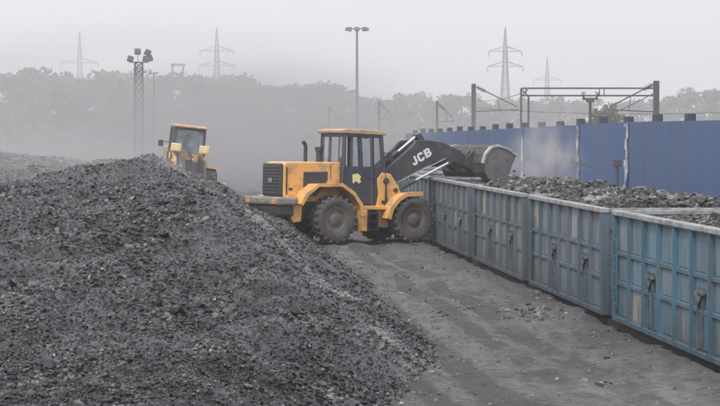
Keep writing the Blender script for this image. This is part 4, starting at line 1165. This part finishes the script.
r = tag(empty("floodlight_tower", (at(139, 250), 250, 0)), "lattice floodlight tower with clustered lamps behind the left heap", "floodlight")
h = up(63, 250)
m = MB(); lattice(m, (0, 0, 0), (0, 0, h), 1.0, 0.75, 12, 0.07); m.build("lattice_mast", M['galv'], r)
m = MB(); m.box((-0.95, -0.5, h), (0.95, 0.5, h + 0.1), 0.02); m.bar((-0.1, 0, h), (-0.1, 0, h + 1.1), 0.07); m.bar((0.7, 0, h), (1.0, 0, h + 1.0), 0.07); m.build("platform", M['galv'], r)
for (x, z, t_) in ((-0.85, 0.38, 0.3), (-0.1, 1.15, 0), (0.95, 1.05, 0.5), (1.15, 0.45, -0.3), (0.75, 0.4, 0.2)):
    m = MB(); m.box((-0.32, -0.2, -0.3), (0.32, 0.2, 0.3), 0.08); o = m.build("lamp", M['black'], r); o.location = (x, -0.1, h + z); o.rotation_euler = (R(-15), t_, 0)

def make_pylon(two):
    root = empty("electricity_pylon"); H = 42.0
    m = MB(); lattice(m, (0, 0, 0), (0, 0, 26), 4.6, 1.7, 8, 0.15); lattice(m, (0, 0, 26), (0, 0, 34.5), 1.7, 1.2, 5, 0.13); lattice(m, (0, 0, 34.5), (0, 0, H), 1.2, 0.2, 5, 0.11)
    m.build("lattice_tower", M['pylon'], root)
    tiers = ((33.6, 6.2), (28.2, 6.6)) if two else ((30.5, 7.2),)
    for z, a in tiers:
        m = MB()
        for s in (-1, 1):
            tip = Vector((s * a, 0, z - 0.2))
            for sy in (-0.8, 0.8):
                m.bar((s * 0.8, sy, z + 1.5), tip, 0.2); m.bar((s * 0.8, sy, z - 0.2), tip, 0.2)
            for f in (0.3, 0.55, 0.78):
                x = s * (0.8 + (a - 0.8) * f); m.bar((x, 0, z - 0.2), (x, 0, z + 1.5 * (1 - f)), 0.14)
        m.build("crossarm", M['pylon'], root)
        for s in (-1, 1):
            m = MB()
            for k in range(8): m.tube((s * a, 0, z - 0.4 - k * 0.22), (s * a, 0, z - 0.52 - k * 0.22), 0.18, seg=8)
            m.bar((s * a, 0, z - 0.2), (s * a, 0, z - 2.2), 0.08)
            m.build("insulator", M['ceramic'], root)
    return root
pylA = make_pylon(True); pylB = make_pylon(False)
for src, px, y, top, lab in ((pylA, 505, 640, 28, "tallest hazy lattice pylon with two crossarm tiers, above the blue wall"),
                             (pylB, 547, 900, 57, "smaller hazy pylon with one crossarm, above the portal gantry"),
                             (pylA, 217, 800, 28, "hazy two-tier pylon rising above trees right of the floodlight tower"),
                             (pylB, 80, 860, 33, "faint single-crossarm pylon above trees at the far left")):
    o = src if src.location.y == 0 else copy_tree(src)
    sc_ = up(top, y) / 42.0
    o.location = (at(px, y), y, 0); o.scale = (sc_, sc_, sc_); o.rotation_euler = (0, 0, R(12))
    tag(o, lab, "pylon", "hazy lattice pylons")

# raised tank and slab tower among the trees
r = tag(empty("water_tank", (at(198, 540), 540, 0)), "dark square water tank on legs among the hazy trees", "water tank")
z0, z1 = up(97, 540), up(86, 540)
m = MB(); m.box((-1.25, -1.25, z0), (1.25, 1.25, z1), 0.08); m.build("tank", M['concrete'], r)
m = MB(); m.box((-1.35, -1.35, z1 + 0.002), (1.35, 1.35, z1 + 0.18), 0.02); m.build("lid", M['concrete'], r)
m = MB()
for sx in (-1, 1):
    for sy in (-1, 1): m.bar((sx * 1.1, sy * 1.1, 0), (sx * 1.1, sy * 1.1, z0 - 0.004), 0.2)
m.bar((-0.65, -0.65, 2), (0.65, -0.65, 5), 0.08); m.bar((0.65, -0.65, 2), (-0.65, -0.65, 5), 0.08); m.build("legs", M['galv'], r)
r = tag(empty("lookout_tower", (at(178, 690), 690, 0)), "flat-topped concrete tower frame poking above the hazy treetops", "tower")
z1 = up(64, 690)
MB().box((-1.9, -1.5, z1 - 0.6), (2.0, 1.5, z1), 0.03).build("roof_slab", M['concrete'], r)
MB().box((-1.6, -1.4, z1 - 3.4), (1.6, 1.4, z1 - 2.8), 0.03).build("floor_slab", M['concrete'], r)
m = MB()
for sx in (-1.5, 1.5):
    for sy in (-1.2, 1.2): m.bar((sx, sy, 0), (sx, sy, z1 - 0.604), 0.36)
m.build("columns", M['concrete'], r)
r = tag(empty("lamp_post", (at(154, 270), 270, 0)), "thin lamp post just right of the floodlight tower", "lamp post")
h = up(74, 270); MB().tube((0, 0, 0), (0, 0, h), 0.08, 0.05, 8).build("post", M['galv'], r)
MB().bar((-0.6, 0, h), (0.5, 0, h + 0.1), 0.12).build("lamp", M['galv'], r)

# ------------------------------------------------------------------ trees
def leaf_quads(c, rad, n, size, rr):
    V = []
    for _ in range(n):
        while True:
            p = rr.uniform(-1, 1, 3)
            if p @ p <= 1: break
        p = c + p * rad
        a = rr.normal(0, 1, 3); a /= np.linalg.norm(a); b = np.cross(a, rr.normal(0, 1, 3)); b /= np.linalg.norm(b)
        s = size * rr.uniform(0.6, 1.3)
        V += [p - a * s - b * s * 0.5, p + a * s * 0.2 - b * s * 0.7, p + a * s + b * s * 0.4, p - a * s * 0.2 + b * s * 0.7]
    return V
def crown_mesh(seed, wide, nclump):
    rr = np.random.default_rng(seed); V = []
    for k in range(nclump):
        th = rr.uniform(0, 2 * np.pi); rad = rr.uniform(0.15, 1) ** 0.6; zz = rr.uniform(0.30, 0.93)
        prof = math.sin(math.pi * min(1, max(0.05, (zz - 0.2) / 0.85))) ** 0.6
        c = np.array([math.cos(th) * rad * wide * prof, math.sin(th) * rad * wide * prof, zz])
        V += leaf_quads(c, np.array([0.17, 0.17, 0.11]) * rr.uniform(0.6, 1.15), int(rr.integers(60, 110)), 0.030, rr)
    V = np.array(V); n = len(V) // 4
    return np_mesh("crown", V, np.arange(n * 4).reshape(-1, 4), M['leaf'])
def trunk_mesh(seed, wide):
    rr = random.Random(seed); m = MB(); m.bar((0, 0, 0), (0.01, 0, 0.5), 0.045, 0.045, 8, 0.028)
    for k in range(6):
        a = rr.uniform(0, 6.28); z = rr.uniform(0.25, 0.48)
        m.bar((0.006, 0, z), (math.cos(a) * wide * 0.7, math.sin(a) * wide * 0.7, z + rr.uniform(0.2, 0.38)), 0.022, 0.022, 6, 0.008)
    return m.mesh("trunk", M['bark'])
TREES = [(crown_mesh(s, w, c), trunk_mesh(s, w)) for s, w, c in ((1, 0.36, 22), (2, 0.46, 26), (3, 0.30, 18), (4, 0.54, 28))]
# bearing, top row of the crown in the photograph, distance, shape
tree_spots = [(8, 70, 420, 1), (32, 66, 440, 3), (58, 74, 430, 1), (70, 82, 380, 0), (88, 77, 430, 3), (104, 78, 460, 1), (119, 67, 420, 1), (133, 84, 380, 3), (147, 79, 450, 0),
              (163, 74, 430, 1), (181, 71, 445, 1), (196, 79, 420, 3), (210, 74, 450, 1), (226, 73, 460, 1), (239, 72, 440, 2), (252, 81, 420, 1), (266, 86, 450, 3),
              (281, 83, 470, 1), (297, 86, 440, 3), (311, 82, 460, 1), (325, 80, 450, 1), (339, 88, 430, 3), (352, 94, 460, 1), (368, 95, 440, 3), (383, 97, 470, 1), (396, 93, 430, 0),
              (411, 90, 450, 1), (425, 101, 440, 3), (443, 97, 420, 1), (458, 91, 430, 1), (474, 98, 450, 3), (492, 100, 400, 1), (512, 96, 460, 3), (531, 97, 450, 1), (549, 95, 440, 3),
              (569, 98, 470, 1), (588, 97, 440, 3), (606, 101, 300, 2), (624, 99, 450, 1), (643, 97, 440, 3), (664, 98, 430, 1), (683, 92, 420, 1), (704, 86, 400, 1), (722, 92, 430, 3)]
marks = [(0, "the left edge of the picture"), (80, "the far left pylon"), (139, "the floodlight tower"), (178, "the flat-topped tower"), (217, "the two-tier pylon by the floodlight tower"),
         (357, "the high mast light"), (437, "the line mast behind the boom"), (505, "the tallest pylon"), (590, "the T-shaped isolator"), (656, "the gantry's right-hand mast")]
ordn = ["first", "second", "third", "fourth", "fifth", "sixth", "seventh", "eighth", "ninth", "tenth"]
cnt = {}
for k, (px, py, y, kind) in enumerate(tree_spots):
    y *= 1.5 if y > 310 else 1.0; py += 2.5
    mk = [t for t in marks if t[0] < px][-1]; c = cnt.get(mk[0], 0); cnt[mk[0]] = c + 1
    h = up(py, y) * 1.04
    r = empty("tree", (at(px, y), y, -0.2), (0, 0, random.uniform(0, 6.28))); r.scale = (h, h, h)
    tag(r, "%s hazy grey-green tree right of %s" % (ordn[c], mk[1]), "tree", "hazy trees along the far edge of the yard")
    cr, tr = TREES[kind]
    link(bpy.data.objects.new("crown", cr), r); link(bpy.data.objects.new("trunk", tr), r)
# far wood and scrub below the crowns, reading as one mass
rr = np.random.default_rng(5); V = []
for k in range(470):
    y = rr.uniform(560, 900); px = rr.uniform(-250, 950)
    c = np.array([at(px, y), y, rr.uniform(0.5, 6.0 if px < 420 else 4.4)])
    V += leaf_quads(c, np.array([9.0, 4.0, 3.2]), 46, 0.95, rr)
V = np.array(V)
o = tag(link(bpy.data.objects.new("far_woodland", np_mesh("far_woodland", V, np.arange(len(V)).reshape(-1, 4), M['leaf']))),
        "low hazy belt of scrub and wood along the far edge of the yard", kind="stuff")

# ------------------------------------------------------------------ haze and dust
def volume_mat(name, density, color, aniso=0.1):
    m = bpy.data.materials.new(name); m.use_nodes = True; nt = m.node_tree; nt.nodes.clear()
    out = nt.nodes.new("ShaderNodeOutputMaterial"); v = nt.nodes.new("ShaderNodeVolumePrincipled")
    v.inputs["Color"].default_value = rgb(color); v.inputs["Density"].default_value = density; v.inputs["Anisotropy"].default_value = aniso
    nt.links.new(v.outputs[0], out.inputs["Volume"])
    return m
haze = MB().box((-1700, -60, -2.3), (1700, 2600, 60)).build("haze", volume_mat("pale_haze", 0.0006, (0.975, 0.972, 0.99)))
tag(haze, kind="stuff")

def dust_mat(name, density, color, scale):
    """cloud of dust: densest at its middle, thinning to nothing at its edge"""
    m = bpy.data.materials.new(name); m.use_nodes = True; nt = m.node_tree; N, L = nt.nodes, nt.links; N.clear()
    out = N.new("ShaderNodeOutputMaterial"); v = N.new("ShaderNodeVolumePrincipled")
    v.inputs["Color"].default_value = rgb(color)
    tc = N.new("ShaderNodeTexCoord"); ln = N.new("ShaderNodeVectorMath"); ln.operation = 'LENGTH'; L.new(tc.outputs["Object"], ln.inputs[0])
    mr = N.new("ShaderNodeMapRange"); mr.interpolation_type = 'SMOOTHSTEP'
    mr.inputs["From Min"].default_value = 0.15; mr.inputs["From Max"].default_value = 1.0; mr.inputs["To Min"].default_value = density; mr.inputs["To Max"].default_value = 0
    L.new(ln.outputs["Value"], mr.inputs["Value"])
    no = N.new("ShaderNodeTexNoise"); no.inputs["Scale"].default_value = scale; no.inputs["Detail"].default_value = 3; L.new(tc.outputs["Object"], no.inputs["Vector"])
    m2 = N.new("ShaderNodeMapRange"); m2.inputs["From Min"].default_value = 0.35; m2.inputs["From Max"].default_value = 0.65; m2.inputs["To Min"].default_value = 0.05; m2.inputs["To Max"].default_value = 1.8
    L.new(no.outputs["Fac"], m2.inputs["Value"])
    mu = N.new("ShaderNodeMath"); mu.operation = 'MULTIPLY'; L.new(mr.outputs[0], mu.inputs[0]); L.new(m2.outputs[0], mu.inputs[1])
    L.new(mu.outputs[0], v.inputs["Density"]); L.new(v.outputs[0], out.inputs["Volume"])
    return m
def dust(loc, rad, density, color, label, scale=2.2):
    bm = bmesh.new(); bmesh.ops.create_icosphere(bm, subdivisions=3, radius=1.0)
    me = bpy.data.meshes.new("dust_cloud"); bm.to_mesh(me); bm.free(); me.materials.append(dust_mat("drifting_dust", density, color, scale))
    o = link(bpy.data.objects.new("dust_cloud", me)); o.location = loc; o.scale = rad
    tag(o, label, kind="stuff")
GREY = (0.50, 0.495, 0.505)
dust((-16, 190, 1.0), (36, 72, 12.5), 0.024, GREY, "wide grey dust cloud drifting behind the far loader")
dust((-7.0, 142, 1.0), (9, 18, 4.2), 0.045, GREY, "grey dust hanging between the two loaders", 1.6)
dust((6.6, 86, 2.4), (1.7, 2.4, 2.1), 0.38, (0.72, 0.69, 0.67), "ragged puff of dust rising off the coal beside the tipping bucket", 3.2)
dust((4.6, 80.5, 2.3), (1.3, 1.6, 0.9), 0.40, (0.62, 0.60, 0.59), "dust spilling from the mouth of the tipping bucket", 3.0)

def far_haze(loc, rad, density, color):
    bm = bmesh.new(); bmesh.ops.create_icosphere(bm, subdivisions=4, radius=1.0)
    me = bpy.data.meshes.new("haze"); bm.to_mesh(me); bm.free(); me.materials.append(volume_mat("far_haze", density, color))
    o = link(bpy.data.objects.new("haze", me)); o.location = loc; o.scale = rad; tag(o, kind="stuff")
far_haze((0, 680, -1.0), (1100, 440, 56), 0.0010, (0.95, 0.95, 0.97))

dust((-15, 103, 2.2), (9, 13, 2.6), 0.032, (0.6, 0.59, 0.6), "dust lying over the back of the heap at the far left", 2.0)
dust((-8.2, 71, 2.3), (4.6, 7, 1.5), 0.075, (0.6, 0.58, 0.58), "thin veil of dust over the saddle of the coal heap", 2.0)
